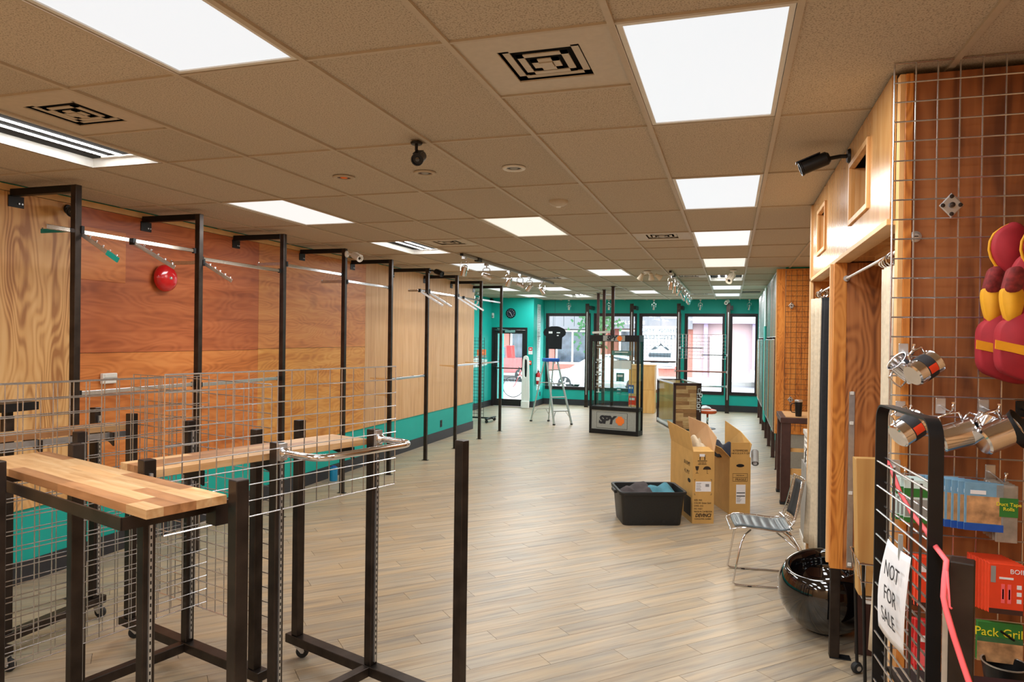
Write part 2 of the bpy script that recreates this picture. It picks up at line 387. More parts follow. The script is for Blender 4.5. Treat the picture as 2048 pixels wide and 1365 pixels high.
# ---- floor: diagonal planks
fl = struct(MB().box(XA-.1, XR+.1, YB-.1, YW+.15, -.12, -.004).build('floor', 'dark_void'))
def clip(poly, ax, val, keep_less):
    out = []
    for i in range(len(poly)):
        a, b = poly[i], poly[(i+1) % len(poly)]
        ia = (a[ax] <= val) == keep_less or a[ax] == val; ib = (b[ax] <= val) == keep_less or b[ax] == val
        if ia: out.append(a)
        if ia != ib:
            t = (val-a[ax])/(b[ax]-a[ax]); out.append((a[0]+(b[0]-a[0])*t, a[1]+(b[1]-a[1])*t))
    return out
def floor_planks():
    d = Vector((.70711, .70711)); nrm = Vector((.70711, -.70711)); wd, ln, gap = .147, 1.22, .0012
    planks = []
    for i in range(-150, 70):
        off = (i*.37) % 1*ln
        for j in range(-6, 20):
            a = j*ln+off; c0 = i*wd
            pts = [d*(a+gap)+nrm*(c0+gap), d*(a+ln-gap)+nrm*(c0+gap), d*(a+ln-gap)+nrm*(c0+wd-gap), d*(a+gap)+nrm*(c0+wd-gap)]
            poly = [(p.x, p.y) for p in pts]
            if max(p[0] for p in poly) < XA or min(p[0] for p in poly) > XR or max(p[1] for p in poly) < YB or min(p[1] for p in poly) > YW: continue
            for ax, v, kl in ((0, XA, False), (0, XR, True), (1, YB, False), (1, YW, True)):
                poly = clip(poly, ax, v, kl)
                if len(poly) < 3: break
            if len(poly) >= 3: planks.append(poly)
    def score(poly):
        cx = sum(p[0] for p in poly)/len(poly); cy = sum(p[1] for p in poly)/len(poly)
        q = Vector((cx, cy, 0))-CAM; w = q.dot(FWD)
        if w < .8: return 99+abs(cx)
        u = CX+F_PX*q.dot(RIGHT)/w; v = CY-F_PX*q.dot(UP)/w
        if u < -60 or u > 1760 or v > 1400 or cx < -4.9 or cx > .75: return 60+w
        return w
    planks.sort(key=score)
    rest = MB(); rr = []
    for k, poly in enumerate(planks):
        n = len(poly); r = random.random()
        if k < 300:
            b = MB(); b.add([(x, y, 0) for x, y in poly]+[(x, y, -.004) for x, y in poly], [tuple(range(n))]+[(i, n+i, n+(i+1) % n, (i+1) % n) for i in range(n)])
            o = b.build('plank', 'vinyl_plank', fl)
            at = o.data.attributes.new('rnd', 'FLOAT', 'FACE'); at.data.foreach_set('value', [r]*len(o.data.polygons))
        else:
            rest.add([(x, y, 0) for x, y in poly], [tuple(range(n))]); rr.append(r)
    o = rest.build('planking', 'vinyl_plank', fl, stuff=True)
    at = o.data.attributes.new('rnd', 'FLOAT', 'FACE'); at.data.foreach_set('value', rr)
floor_planks()

# ---- ceiling grid
ce = struct(MB().box(XA-.1, XR+.1, YB-.1, YW+.15, 3.06, 3.16).build('ceiling', 'dark_void'))
LIGHTS = {}      # (col, row) -> kind
for r in range(0, 26, 4): LIGHTS[(4, r)] = 'cool'
LIGHTS[(4, 12)] = 'warm'; LIGHTS[(4, 8)] = 'white'; LIGHTS[(4, 16)] = 'open'
LIGHTS.update({(1, -2): 'cool', (1, 6): 'warm', (1, 14): 'white', (1, 22): 'white',
               (-2, 0): 'open', (-2, 4): 'white', (-2, 8): 'open', (-2, 12): 'cool', (-2, 16): 'cool', (-2, 20): 'white', (-2, 24): 'open',
               (-4, 24): 'white', (-4, 20): 'white', (4, -4): 'cool', (-2, -4): 'cool', (1, -6): 'white', (4, -8): 'cool', (-2, -8): 'white'})
VENTS = [(3, 0), (-1, 0), (-1, 8), (3, 8), (-1, 16), (3, 16), (3, 24), (-1, 24), (-1, -8), (3, -8)]
tile_cache = {}
def tile(x0, x1, y0, y1, parent):
    key = (round(x1-x0, 3), round(y1-y0, 3)); g = .003
    if key not in tile_cache:
        b = MB().box(-key[0]/2+g, key[0]/2-g, -key[1]/2+g, key[1]/2-g, 0, .015); me = b.mesh('ceiling_tile'); me.materials.append(M['acoustic_tile']); tile_cache[key] = me
    o = bpy.data.objects.new('ceiling_tile', tile_cache[key]); COL.objects.link(o); o.parent = parent
    o.location = ((x0+x1)/2, (y0+y1)/2, 3.012+random.uniform(-.001, .001))
for c in range(-6, 8):
    for r in range(-10, 28, 2):
        x0, x1, y0, y1 = gx(c), gx(c+1), max(gy(r), YB), min(gy(r+2), YW)
        if r < 18: x0 = max(x0, XL)
        x0 = max(x0, XA); x1 = min(x1, XR)
        if x1-x0 < .05 or y1-y0 < .05 or (c, r) in LIGHTS: continue
        if (c, r) in VENTS: y0 = gy(r+1)
        tile(x0, x1, y0, y1, ce)
    y0 = gy(28)
    x0 = max(gx(c), XA); x1 = min(gx(c+1), XR)
    if x1-x0 > .05: tile(x0, x1, y0, YW, ce)
for c in range(-5, 8):
    yy = YB if c > -4 else 13.4
    MB().box(gx(c)-.012, gx(c)+.012, yy, YW, 3.0, 3.013).build('t_bar', 'tbar', ce)
for r in range(-8, 29, 2):
    MB().box(XL if r < 18 else XA, XR, gy(r)-.008, gy(r)+.008, 3.0025, 3.013).build('cross_tee', 'tbar', ce)
for c, r in VENTS: MB().box(gx(c), gx(c+1), gy(r+1)-.008, gy(r+1)+.008, 3.0025, 3.013).build('cross_tee', 'tbar', ce)

# ---- ceiling lights
def troffer(c, r, kind):
    lab = {'cool': 'recessed ceiling light with a cool white prismatic lens', 'white': 'recessed ceiling light with a neutral white prismatic lens',
           'warm': 'recessed ceiling light glowing warm cream through its lens', 'open': 'recessed ceiling light with its lens off and bare fluorescent tubes showing'}[kind]
    grp = {'cool': 'cool lens ceiling lights', 'white': 'neutral lens ceiling lights', 'warm': 'warm lens ceiling lights', 'open': 'open ceiling lights'}[kind]
    where = {(4, 0): ' next to the diffuser panel by the grid wall', (4, 4): ' above the aisle beside the square openings', (4, 8): ' between fitting room and aisle past the square openings', (4, 12): ' before the orange plywood screen',
             (4, 16): ' behind the white ceiling camera', (4, 20): ' beside the window track', (4, 24): ' closest to the last window', (1, -2): ' over the butcher block counter', (1, 6): ' past the smoke detector',
             (1, 14): ' beside the triple flood lamp', (1, 22): ' above the floor to ceiling posts', (-2, 0): ' above the pine plywood', (-2, 4): ' above the orange plywood', (-2, 8): ' at the start of the spot track',
             (-2, 12): ' behind the first track heads', (-2, 16): ' behind the last track heads', (-2, 20): ' past the end of the spot track', (-2, 24): ' above the ladder', (-4, 24): ' above the entrance door', (-4, 20): ' in the alcove'}.get((c, r))
    if where:
        short = {'cool': 'cool white lensed ceiling light', 'white': 'neutral white lensed ceiling light', 'warm': 'warm cream lensed ceiling light', 'open': 'lensless ceiling light with bare tubes'}[kind]
        lab, grp = short+where, 'ceiling lights'
    t = thing('ceiling_light', lab, 'ceiling light', (gx(c+.5), gy(r+1), ZC), 0, grp)
    hx, hy = FT2/2-.014, FT2-.014; w = .02
    MB().box(-hx, hx, -hy, -hy+w, .0, .012).box(-hx, hx, hy-w, hy, .0, .012).box(-hx, -hx+w, -hy+w, hy-w, .0, .012).box(hx-w, hx, -hy+w, hy-w, .0, .012).build('frame', 'white_paint', t)
    ix, iy = hx-w, hy-w
    warm = kind == 'warm'
    if kind == 'open':
        h = MB().box(-ix, ix, -iy, iy, .10, .11)
        for s in (-1, 1):
            h.bar((s*ix, -iy, .05), (s*ix, iy, .05), .004, .11); h.bar((-ix, s*iy, .05), (ix, s*iy, .05), .004, .11)
        h.build('housing', 'white_paint', t)
        for x in (-.12, .0, .12):
            tb = MB().tube([(x, -iy+.04, .06), (x, iy-.04, .06)], .014, 10).build('tube', 'tube', t, True)
        for s in (-1, 1): MB().box(-.16, .16, s*(iy-.025)-.015, s*(iy-.025)+.015, .045, .10).build('lamp_holder', 'white_plastic', t)
    else:
        MB().box(-ix, ix, -iy, iy, .006, .012).build('lens', 'lens_'+kind, t)
    if kind == 'open': return
    ld = bpy.data.lights.new('lamp', 'AREA'); ld.shape = 'RECTANGLE'; ld.size = ix*2; ld.size_y = iy*2; ld.energy = LAMP_W
    ld.color = (1, .90, .74) if warm else (.955, .985, 1.)
    lo = bpy.data.objects.new('lamp', ld); COL.objects.link(lo); lo.parent = t; lo.location = (0, 0, -.004)
for (c, r), k in LIGHTS.items(): troffer(c, r, k)

def vent(c, r):
    where = {(3, 0): 'beside the big light by the grid wall', (-1, 0): 'next to the bare tubes above pine plywood', (-1, 8): 'at the start of the spot track', (3, 8): 'in the aisle past the smoke detector', (-1, 16): 'at the end of the spot track',
             (3, 16): 'beside the window track', (3, 24): 'closest to the teal window header', (-1, 24): 'above the ladder'}[(c, r)]
    t = thing('ceiling_vent', 'square louvred air diffuser '+where, 'vent', (gx(c+.5), gy(r+.5), ZC), 0, 'ceiling air diffusers')
    h = FT2/2-.01
    MB().box(-h, h, -h, -.16, .004, .01).box(-h, h, .16, h, .004, .01).box(-h, -.16, -.16, .16, .004, .01).box(.16, h, -.16, .16, .004, .01).build('panel', 'vent_white', t)
    MB().box(-.17, .17, -.17, .17, .05, .055).build('duct', 'dark_void', t)
    for a, z in ((.15, .004), (.102, -.002), (.056, -.006)):
        w = .028; b = MB()
        for s in (-1, 1):
            b.bar((-a+.0, s*(a-w/2), z+.012), (a, s*(a-w/2), z+.012), w, .004); b.bar((s*(a-w/2), -a, z+.012), (s*(a-w/2), a, z+.012), w, .004)
        b.build('louvre_ring', 'vent_white', t)
    MB().box(-.025, .025, -.025, .025, .0, .006).build('centre_cap', 'vent_white', t)
for c, r in VENTS[:8]: vent(c, r)

# ---- walls
def wall(name, mat, *b):
    return struct(MB().box(*b).build(name, mat))
wl = wall('wall_left', 'teal', XA-.15, XL, YB, 13.70, 0, 3.06)
wa = wall('wall_alcove', 'teal', XA-.15, XA, 13.70, YW, 0, 3.06)
b = MB().box(XA, -6.385, YD, YD+.15, 0, 3.06).box(-5.355, -5.18, YD, YD+.15, 0, 3.06).box(-6.385, -5.355, YD, YD+.15, 2.19, 3.06)
wd = struct(b.build('wall_door', 'teal'))
ws = wall('wall_side', 'teal', -5.33, -5.18, YD+.15, YW+.15, 0, 3.06)
WIN = [(-5.10, -3.83), (-3.70, -2.52), (-2.42, -1.32), (-1.19, -.18), (-.03, .66)]
WZ0, WZ1 = .47, 2.60
b = MB().box(-5.18, XR, YW, YW+.15, WZ1, 3.06).box(-5.18, XR, YW, YW+.15, 0, WZ0)
xs = [-5.18]+[v for w in WIN for v in w]+[XR]
for i in range(0, len(xs), 2): b.box(xs[i], xs[i+1], YW, YW+.15, WZ0, WZ1)
wf = struct(b.build('wall_front', 'teal'))
wr = wall('wall_right', 'teal', .76, 1.90, 11.14, YW, 0, 3.06)
wr2 = wall('wall_right_bay', 'ply_light', XR, XR+.15, YB, 11.2, 0, 3.06)
wb_ = wall('wall_back', 'ply_light', XA, XR+.15, YB-.15, YB, 0, 3.06)
def baseb(name, mat, *b): return struct(MB().box(*b).build(name, mat))
baseb('baseboard_left', 'black_vinyl', XL, XL+.012, YB, 13.712, 0, .165)
baseb('baseboard_alcove', 'black_vinyl', XA, XA+.012, 13.70, YD, 0, .165)
baseb('baseboard_door', 'black_vinyl', -5.35, -5.168, YD-.012, YD, 0, .165)
baseb('baseboard_side', 'black_vinyl', -5.18, -5.168, YD, YW, 0, .165)
baseb('baseboard_front', 'black_vinyl', -5.168, .76, YW-.012, YW, 0, .165)
struct(MB().box(.70, XR, 11.122, 11.138, 0, .545).build('trim_2', 'gray_panel'))
baseb('baseboard_right', 'black_vinyl', .748, .76, 11.14, YW-.012, 0, .165)

# plywood sheets on the left wall (each its own board, seams between)
def sheet(mat, y0, y1, z0, z1, t=.014, x=XL):
    g = .0015; o = MB().box(x, x+t, y0+g, y1-g, z0+g, z1-g).build('plywood_sheet', mat, wl); bevel(o, .0015); return o
sheet('ply_pine', YB, .75, .56, 2.95); sheet('ply_pine', .75, 1.97, .56, 2.95); sheet('ply_pine', 1.97, 3.19, .56, 2.95); sheet('ply_pine', 3.19, 4.40, .56, 2.95)
sheet('ply_red', 4.40, 6.72, 1.74, 2.95); sheet('ply_orange', 4.40, 6.72, .56, 1.74)
sheet('ply_orange', 4.42, 4.89, 2.35, 2.79, .006, XL+.014)
sheet('ply_mixed', 6.72, 9.15, 1.75, 2.95); sheet('ply_gold', 6.72, 9.15, .56, 1.75)
for y0 in (9.15, 10.37, 11.59, 12.81): sheet('ply_light', y0, min(y0+1.22, 13.69), .56, 3.0)
struct(MB().box(XL, XL+.02, YB, 9.15, 2.952, 3.0).build('trim_1', 'pine_trim'))

# windows
for i, (x0, x1) in enumerate(WIN):
    w = .055; y0, y1 = YW+.01, YW+.10
    b = MB().box(x0, x1, y0, y1, WZ1-w, WZ1).box(x0, x1, y0, y1, WZ0, WZ0+w).box(x0, x0+w, y0, y1, WZ0+w, WZ1-w).box(x1-w, x1, y0, y1, WZ0+w, WZ1-w)
    o = struct(b.build('window_%d' % (i+1), 'bronze_frame'))
    MB().box(x0+w, x1-w, YW+.05, YW+.056, WZ0+w, WZ1-w).build('pane', 'window_glass', o)
    b = MB()
    for a in (x0, x1): b.box(a-.03, a+.005, YW-.02, YW+.005, WZ0, WZ1)
    b.box(x0-.03, x1+.005, YW-.02, YW+.005, WZ1-.005, WZ1+.03); b.box(x0-.03, x1+.005, YW-.03, YW+.005, WZ0-.03, WZ0+.005)
    b.build('window_casing', 'bronze_frame', o)

# the glazed entrance door
dx0, dx1 = -6.385, -5.355
d1 = struct(MB().box(dx0, dx0+.06, YD-.01, YD+.12, 0, 2.19).box(dx1-.06, dx1, YD-.01, YD+.12, 0, 2.19).box(dx0+.06, dx1-.06, YD-.01, YD+.12, 2.12, 2.19).build('door_1', 'bronze_frame'))
a, c, s = dx0+.065, dx1-.065, .09
MB().box(a, a+s, YD+.03, YD+.075, .01, 2.115).box(c-s, c, YD+.03, YD+.075, .01, 2.115).box(a+s, c-s, YD+.03, YD+.075, 2.02, 2.115).box(a+s, c-s, YD+.03, YD+.075, .01, .2).build('door_leaf', 'bronze_frame', d1)
MB().box(a+s, c-s, YD+.05, YD+.056, .2, 2.02).build('pane', 'window_glass', d1)
pb = MB().tube([(a+.02, YD-.03, 1.06), (c-.02, YD-.03, 1.06)], .016, 8).box(a, a+.11, YD-.06, YD+.03, 1.02, 1.10).box(c-.09, c, YD-.05, YD+.03, 1.03, 1.09).build('push_bar', 'steel_black', d1)
MB().box(a+.33, a+.62, YD-.04, YD+.02, 2.05, 2.12).bar((a+.5, YD-.03, 2.11), (a+.1, YD-.03, 2.16), .02, .012).build('door_closer', 'zinc', d1)
# ================================================================ LEFT WALL: POSTS, RAILS, ARMS
PXL, PY0, PSP, PZT = -4.465, 3.893, 1.2177, 2.968       # right far corner of the first post, spacing, top
def wall_post(y, x=PXL, mirror=1, label='black steel display post with a top arm bolted to the plywood wall', group='steel posts along the plywood wall', wallx=XL+.014):
    t = thing('display_post', label, 'post', (x-.025, y-.025, 0), 0, group)
    bevel(MB().box(-.025, .025, -.025, .025, .004, PZT).build('upright', 'steel', t), .003)
    L = (x-.025)-wallx
    bevel(MB().box(-L+.004, -.025, -.025, .025, PZT-.052, PZT).build('top_arm', 'steel_black', t), .003)
    MB().box(-L+.001, -L+.006, -.035, .085, PZT-.13, PZT-.045).build('bracket_plate', 'steel_black', t)
    for dy in (.045, .07): MB().lathe([(0, .006), (.007, .006), (.007, 0)], 8, Matrix.Translation((-L+.006, dy, PZT-.1)) @ Matrix.Rotation(PI/2, 4, 'Y')).build('bolt', 'zinc', t)
    MB().box(-.05, .05, -.03, .03, 0, .004).build('foot_plate', 'steel_black', t)
    return t
PLAB = ['carrying the teal arm by the pine plywood', 'just past the red alarm bell', 'where orange plywood turns to gold', 'carrying the white bullet camera', 'between the two bullet camera posts',
        'carrying the black bullet camera', 'beside the black outlet on the teal strip', 'at the end of the pale plywood', 'standing before the teal alcove']
LP = [wall_post(PY0, label='black steel wall post '+PLAB[0])]
for i in range(1, 9): LP.append(dup(LP[0], (PXL-.025, PY0-.025+PSP*i, 0), None, 'black steel wall post '+PLAB[i]))
def ypost(i): return PY0-.025+PSP*(i-1)                 # centre of post i (1-based)

def hang_rail(i, z, label, mat='chrome', ext0=0., ext1=0., x=-4.50):
    """rail carried between post i and i+1 on the aisle side of the wall"""
    y0, y1 = ypost(i)+.028-ext0, ypost(i+1)-.028+ext1
    t = thing('hang_rail', label, 'rail', (x, y0, z))
    bevel(MB().box(-.008, .008, 0, y1-y0, -.016, .016).build('tube', mat, t), .003)
    for y in (.02+ext0, y1-y0-.02-ext1): MB().box(-.012, .012, y-.012, y+.012, -.022, .022).build('end_bracket', 'steel_black', t)
    return t
hang_rail(1, 2.64, 'chrome hang rail beside the red alarm bell, carrying two sloping arms', ext0=.25)
hang_rail(2, 2.58, 'chrome hang rail between the second and third posts past the alarm bell')
hang_rail(3, 2.65, 'chrome hang rail under the white bullet camera post')
hang_rail(4, 2.58, 'chrome hang rail crossing from gold plywood to pale plywood')
hang_rail(6, 2.61, 'chrome hang rail beside the black bullet camera post', ext0=.36)
hang_rail(7, 2.60, 'chrome hang rail between posts at the end of the pale plywood')
hang_rail(8, 2.62, 'chrome hang rail in front of the teal alcove', 'zinc')
hang_rail(1, 1.47, 'flat steel rail at chest height over the white outlet box', 'zinc')
hang_rail(2, 1.46, 'flat steel rail at chest height between orange and gold plywood', 'zinc')
hang_rail(5, 1.31, 'low steel shelf rail on the first pale plywood bay', 'zinc')
hang_rail(7, 1.42, 'low steel rail at the end of the pale plywood', 'zinc')
hang_rail(8, 1.42, 'low steel rail by the entrance alcove', 'chrome')

def wall_arm(y, z, L=.36, mat='zinc', label='straight steel hanging arm pointing at the plywood wall', group='straight arms on the wall posts'):
    t = thing('straight_arm', label, 'arm', (-4.47, y, z), 0, group)
    bevel(MB().box(-L, 0, -.006, .006, -.016, .016).build('bar', mat, t), .003)
    MB().box(-.03, .012, -.012, .012, -.03, .024).build('clip', 'steel_black', t)
    MB().lathe([(0, .012), (.007, .008), (.007, 0)], 8, Matrix.Translation((-L+.012, 0, .016))).build('end_knob', 'chrome', t)
    return t
wall_arm(ypost(1)+.03, 2.655, .39, 'teal_steel', 'teal painted hanging arm on the post by the pine plywood', None)
for i, z in ((2, 2.545), (3, 2.66), (4, 2.57), (6, 2.625), (7, 2.625)): wall_arm(ypost(i)+.03, z)
def low_arm(i, z, L=.30):
    o = MB().prism([(-.025, z-.05), (-.075, z-.018), (-L, z-.004), (-L, z+.012), (-.025, z+.012)], 1, -.007, .007).build('shelf_arm', 'pine_trim', LP[i-1])
for i, z in ((4, 1.16), (5, 1.32), (5, 1.10), (7, 1.415), (8, 1.43)): low_arm(i, z)
t = thing('shelf_bracket_set', 'row of small square steel brackets on the low shelf rail', 'bracket', (-4.50, ypost(5)+.2, 1.31))
for k, y in enumerate((0, .1, .17, .24, .62)): MB().box(-.05, -.01, y, y+.02, -.02, .02).build('square_bracket', 'zinc', t)

def waterfall(y, z, label, group, tip=None, L=.37, drop=.20, dy=.22):
    """sloping arm with studs, leaning out from the rail"""
    t = thing('waterfall_arm', label, 'arm', (-4.49, y, z), 0, group)
    p, q = Vector((.0, 0, .0)), Vector((L, dy, -drop)); d = (q-p)
    bevel(MB().bar(p, q, .008, .03).build('bar', 'zinc', t), .002)
    b = MB()
    MB().box(-.02, .02, -.014, .014, -.02, .03).build('clip', 'steel_black', t)
    for k in range(5):
        c = p+d*(.28+.17*k); MB().lathe([(0, .034), (.008, .03), (.008, .024), (.004, .022), (.004, .01)], 8, Matrix.Translation(c)).build('stud', 'chrome', t)
    if tip: MB().bar(p+d*.72, p+d*1.01, .011, .036).build('painted_tip', tip, t)
g = 'sloping studded arms on the hang rails'
waterfall(ypost(1)+.03, 2.63, 'sloping studded arm with a teal painted tip', None, 'teal', .33, .20, .02)
waterfall(ypost(1)+.50, 2.625, 'sloping studded steel arm above the red alarm bell', None, None, .36, .2, .05)
waterfall(ypost(2)+.04, 2.55, 'sloping studded steel arm on the post right after the alarm bell', None, None, .30, .17, .02)
for i, y in ((6, -.28), (6, .06), (7, -.02), (7, .32)): waterfall(ypost(i)+y, 2.60, 'sloping studded steel arm over the pale plywood', g, None, .34, .22, .1)

# alarm bell on the plywood
pc = PX(321, 557, XL)
t = thing('alarm_bell', 'round red fire alarm bell mounted on the plywood wall', 'alarm bell', (XL+.014, pc.y, pc.z))
rot = Matrix.Rotation(PI/2, 4, 'Y')
autosmooth(MB().lathe([(0, 0), (.055, 0), (.055, .03), (.0, .03)], 20, rot).build('back_box', 'red_plain', t))
autosmooth(MB().lathe([(.0, .03), (.125, .03), (.128, .045), (.118, .075), (.09, .095), (.05, .104), (0, .106)], 36, rot).build('gong', 'red_enamel', t), 1.)
MB().lathe([(0, .118), (.012, .116), (.016, .108), (.016, .104)], 12, rot).build('centre_nut', 'zinc', t)
pc = PX(212, 757, XL)
t = thing('outlet_box', 'white surface outlet box on the orange plywood', 'outlet', (XL+.014, pc.y, pc.z))
bevel(MB().box(0, .035, -.075, .075, -.045, .045).build('box', 'white_plastic', t), .006)
bevel(MB().box(.035, .042, -.07, .07, -.005, .004).build('ridge', 'gray_plastic', t), .001)
MB().box(.035, .04, -.06, .06, .012, .036).build('cover_plate', 'white_paint', t)
pc = PX(882, 840, XL)
t = thing('wall_outlet', 'black wall outlet on the teal strip below the plywood', 'outlet', (XL, pc.y, .30))
bevel(MB().box(0, .008, -.045, .045, -.065, .065).build('plate', 'steel_black', t), .003)
for z in (-.03, .03): MB().box(.008, .011, -.02, .02, z-.018, z+.018).build('socket', 'rubber', t)
t = thing('spray_can', 'blue canister standing beside a wall post on the floor', 'canister', tuple(FL(667, 962)))
autosmooth(MB().lathe([(0, 0), (.05, 0), (.052, .01), (.052, .17), (.048, .18), (0, .18)], 20).build('body', 'cyan_can', t))
MB().lathe([(.03, .18), (.03, .195), (0, .195)], 14).build('cap', 'blue', t)

# ================================================================ ROLLING RACKS
def caster(parent, x, y, rot=0., top=.09):
    mt = Matrix.Translation((x, y, 0)) @ Matrix.Rotation(rot, 4, 'Z')
    f = MB().box(-.025, .03, -.022, .022, top-.006, top, mt)
    for s in (-1, 1):
        f.add([mt @ Vector(p) for p in [(-.02, s*.017, top-.006), (.03, s*.017, top-.006), (.04, s*.017, .04), (.022, s*.017, .03), (-.02, s*.02, top-.006), (.03, s*.02, top-.006), (.04, s*.02, .04), (.022, s*.02, .03)]],
              [(0, 1, 2, 3), (7, 6, 5, 4), (0, 4, 5, 1), (1, 5, 6, 2), (2, 6, 7, 3), (3, 7, 4, 0)])
    c = f.build('caster', 'zinc', parent)
    w = mt @ Matrix.Translation((.03, 0, .038)) @ Matrix.Rotation(PI/2, 4, 'X')
    autosmooth(MB().lathe([(0, -.013), (.03, -.013), (.036, -.010), (.038, 0), (.036, .010), (.03, .013), (0, .013)], 20, w).build('wheel', 'rubber', c))
    MB().lathe([(0, -.023), (.007, -.023), (.007, .023), (0, .023)], 8, w).build('axle', 'zinc', c)
def rack(name, label, loc, phi, posts, beams, casters, slots=(), zt=1.413):
    t = thing(name, label, 'display rack', (loc[0], loc[1], 0), -phi)
    for x, y in posts: bevel(MB().box(x-.0255, x+.0255, y-.0255, y+.0255, .14, zt).build('post', 'steel', t), .003)
    for x0, x1, y0, y1 in beams: bevel(MB().box(x0, x1, y0, y1, .088, .14).build('base_beam', 'steel', t), .003)
    for x, y, r in casters: caster(t, x, y, r)
    for x, y, dx, dy in slots:
        b = MB(); s = MB()
        b.box(x-.006, x+.006, y-.006, y+.006, .16, 1.36)
        p = b.build('slotted_standard', 'zinc', t)
        for k in range(38):
            z = .2+k*.03; s.box(x+dx*.0065-.0024*(dx == 0)-.0004, x+dx*.0065+.0024*(dx == 0)+.0004, y+dy*.0065-.0024*(dy == 0)-.0004, y+dy*.0065+.0024*(dy == 0)+.0004, z, z+.014)
        s.build('slots', 'dark_void', p, stuff=True)
    return t
P18, P15 = math.radians(18), math.radians(15)
h = .61
RA = rack('rolling_rack', 'rolling black steel rack carrying the butcher block counter and chrome hang bar', (-2.03, 2.82), P18,
          [(-.62, h), (0, h), (.62, h), (0, 0), (-.62, -h), (0, -h), (.62, -h)],
          [(-.69, .69, h-.035, h+.035), (-.69, .69, -h-.035, -h+.035), (-.026, .026, -h+.035, h-.035)],
          [(-.62, h, .9), (.62, h, 1.2), (-.62, -h, .4), (.62, -h, 2.)], [(.032, h, 1, 0), (.032, -h, 1, 0), (.032, 0, 1, 0)])
RC = rack('rolling_rack', 'rolling black steel rack with wire grids on two sides next to the plywood wall', (-3.135, 2.735), P15,
          [(-.6, .6), (0, .6), (.6, .6), (0, 0), (-.6, -.6), (0, -.6), (.6, -.6)],
          [(-.67, .67, .565, .635), (-.67, .67, -.635, -.565), (-.026, .026, -.565, .565)],
          [(-.6, .6, 1.4), (.6, .6, .2), (-.6, -.6, .4), (.6, -.6, 2.)], [(.032, .6, 1, 0), (.032, 0, 1, 0)])
RD = rack('rolling_rack', 'narrow rolling black steel rack closest to the plywood wall', (-4.05, 3.05), 0.,
          [(0, .6), (0, 0)], [(-.035, .035, -.1, .67), (-.2, .2, -.17, -.1)], [(0, .62, .2), (-.17, -.135, .3), (.17, -.135, .3)], [(.032, .6, 1, 0)])
MB().box(-.10, .12, -.12, .1, 1.452, 1.50).build('top_tray', 'steel_black', RD)
MB().box(-.02, .02, -.02, .02, 1.413, 1.452).build('tray_stem', 'steel_black', RD)
# counter frame and hang bar of the front rack
b = MB()
y0, y1, x0, x1 = -.94, -.64, -.62, .485
b.bar((x0, y0, 1.302), (x1, y0, 1.302), .008, .042).bar((x1, y0, 1.302), (x1, -.585, 1.302), .008, .042).bar((x0, y0, 1.302), (x0, -.585, 1.302), .008, .042)
b.box(.47, .53, -.64, -.585, 1.24, 1.325).box(-.62, -.56, -.64, -.585, 1.24, 1.325)
b.build('counter_frame', 'steel', RA)
for y in (-.35, .0, .5):
    MB().prism([(-.30, 1.325), (-.03, 1.325), (-.03, 1.26), (-.06, 1.27), (-.30, 1.312)], 1, y-.005, y+.005).build('shelf_bracket', 'steel_black', RA)
for y in (-.45, .1, .5):
    MB().prism([(-.62, 1.302), (-.88, 1.302), (-.88, 1.288), (-.66, 1.24), (-.62, 1.22)], 1, y-.005, y+.005).build('shelf_bracket', 'steel', RC)
MB().bar((-.66, .6, 1.283), (-.66, -.6, 1.283), .008, .036).build('shelf_rail', 'zinc', RC)
pts = []
def arc(cx, cy, r, a0, a1, n=6): return [(cx+r*math.cos(a0+(a1-a0)*k/n), cy+r*math.sin(a0+(a1-a0)*k/n)) for k in range(n+1)]
path = [(.03, .0)]+arc(.22, .08, .08, -PI/2, 0)+arc(.22, .53, .08, 0, PI/2)+[(.03, .61)]
hb = autosmooth(MB().tube([(x, y, 1.365) for x, y in path], .0165, 12).build('hang_bar', 'chrome', RA))
for y in (0, .61):
    MB().box(.027, .05, y-.02, y+.02, 1.33, 1.41).build('bar_bracket', 'zinc', RA)
    autosmooth(MB().lathe([(.024, 0), (.026, .012), (.02, .022), (.0165, .03)], 14, Matrix.Translation((.05, y, 1.365)) @ Matrix.Rotation(PI/2, 4, 'Y')).build('bar_flange', 'chrome', RA))

# butcher block boards: each stave a piece
def butcher(label, rackobj, phi, x0, x1, y0, y1, ztop, along, seed, cat='shelf board', th=.03):
    rnd = random.Random(seed)
    o = rackobj.matrix_basis
    t = thing('shelf_board', label, cat, tuple(rackobj.location), -phi)
    nrow = max(3, round(((y1-y0) if along == 'x' else (x1-x0))/.058))
    W_ = (y1-y0) if along == 'x' else (x1-x0); L_ = (x1-x0) if along == 'x' else (y1-y0)
    for r in range(nrow):
        a = -rnd.uniform(.0, .3)
        while a < L_-1e-4:
            l = rnd.uniform(.28, .55); p0, p1 = max(a, 0), min(a+l, L_)
            if L_-p1 < .08: p1 = L_
            if p1-p0 > .03:
                b = MB().box(0, p1-p0, 0, W_/nrow, 0, th-rnd.uniform(0, .0006))
                m_ = 'stave_dark' if rnd.random() < .28 else 'stave'
                s = b.build('stave', m_, t)
                if along == 'x': s.location = (x0+p0, y0+r*W_/nrow, ztop-th)
                else: s.rotation_euler = (0, 0, PI/2); s.location = (x0+(r+1)*W_/nrow, y0+p0, ztop-th)
            a = p1
    return t
butcher('long butcher block counter board on the front steel rack', RA, P18, -.85, .59, -.915, -.6365, 1.359, 'x', 3)
butcher('butcher block shelf board running behind the wire grid of the front rack', RA, P18, -.32, -.03, -.56, .60, 1.358, 'y', 5)
butcher('butcher block shelf board on the rack next to the plywood wall', RC, P15, -.90, -.68, -1.0, .62, 1.335, 'y', 8)

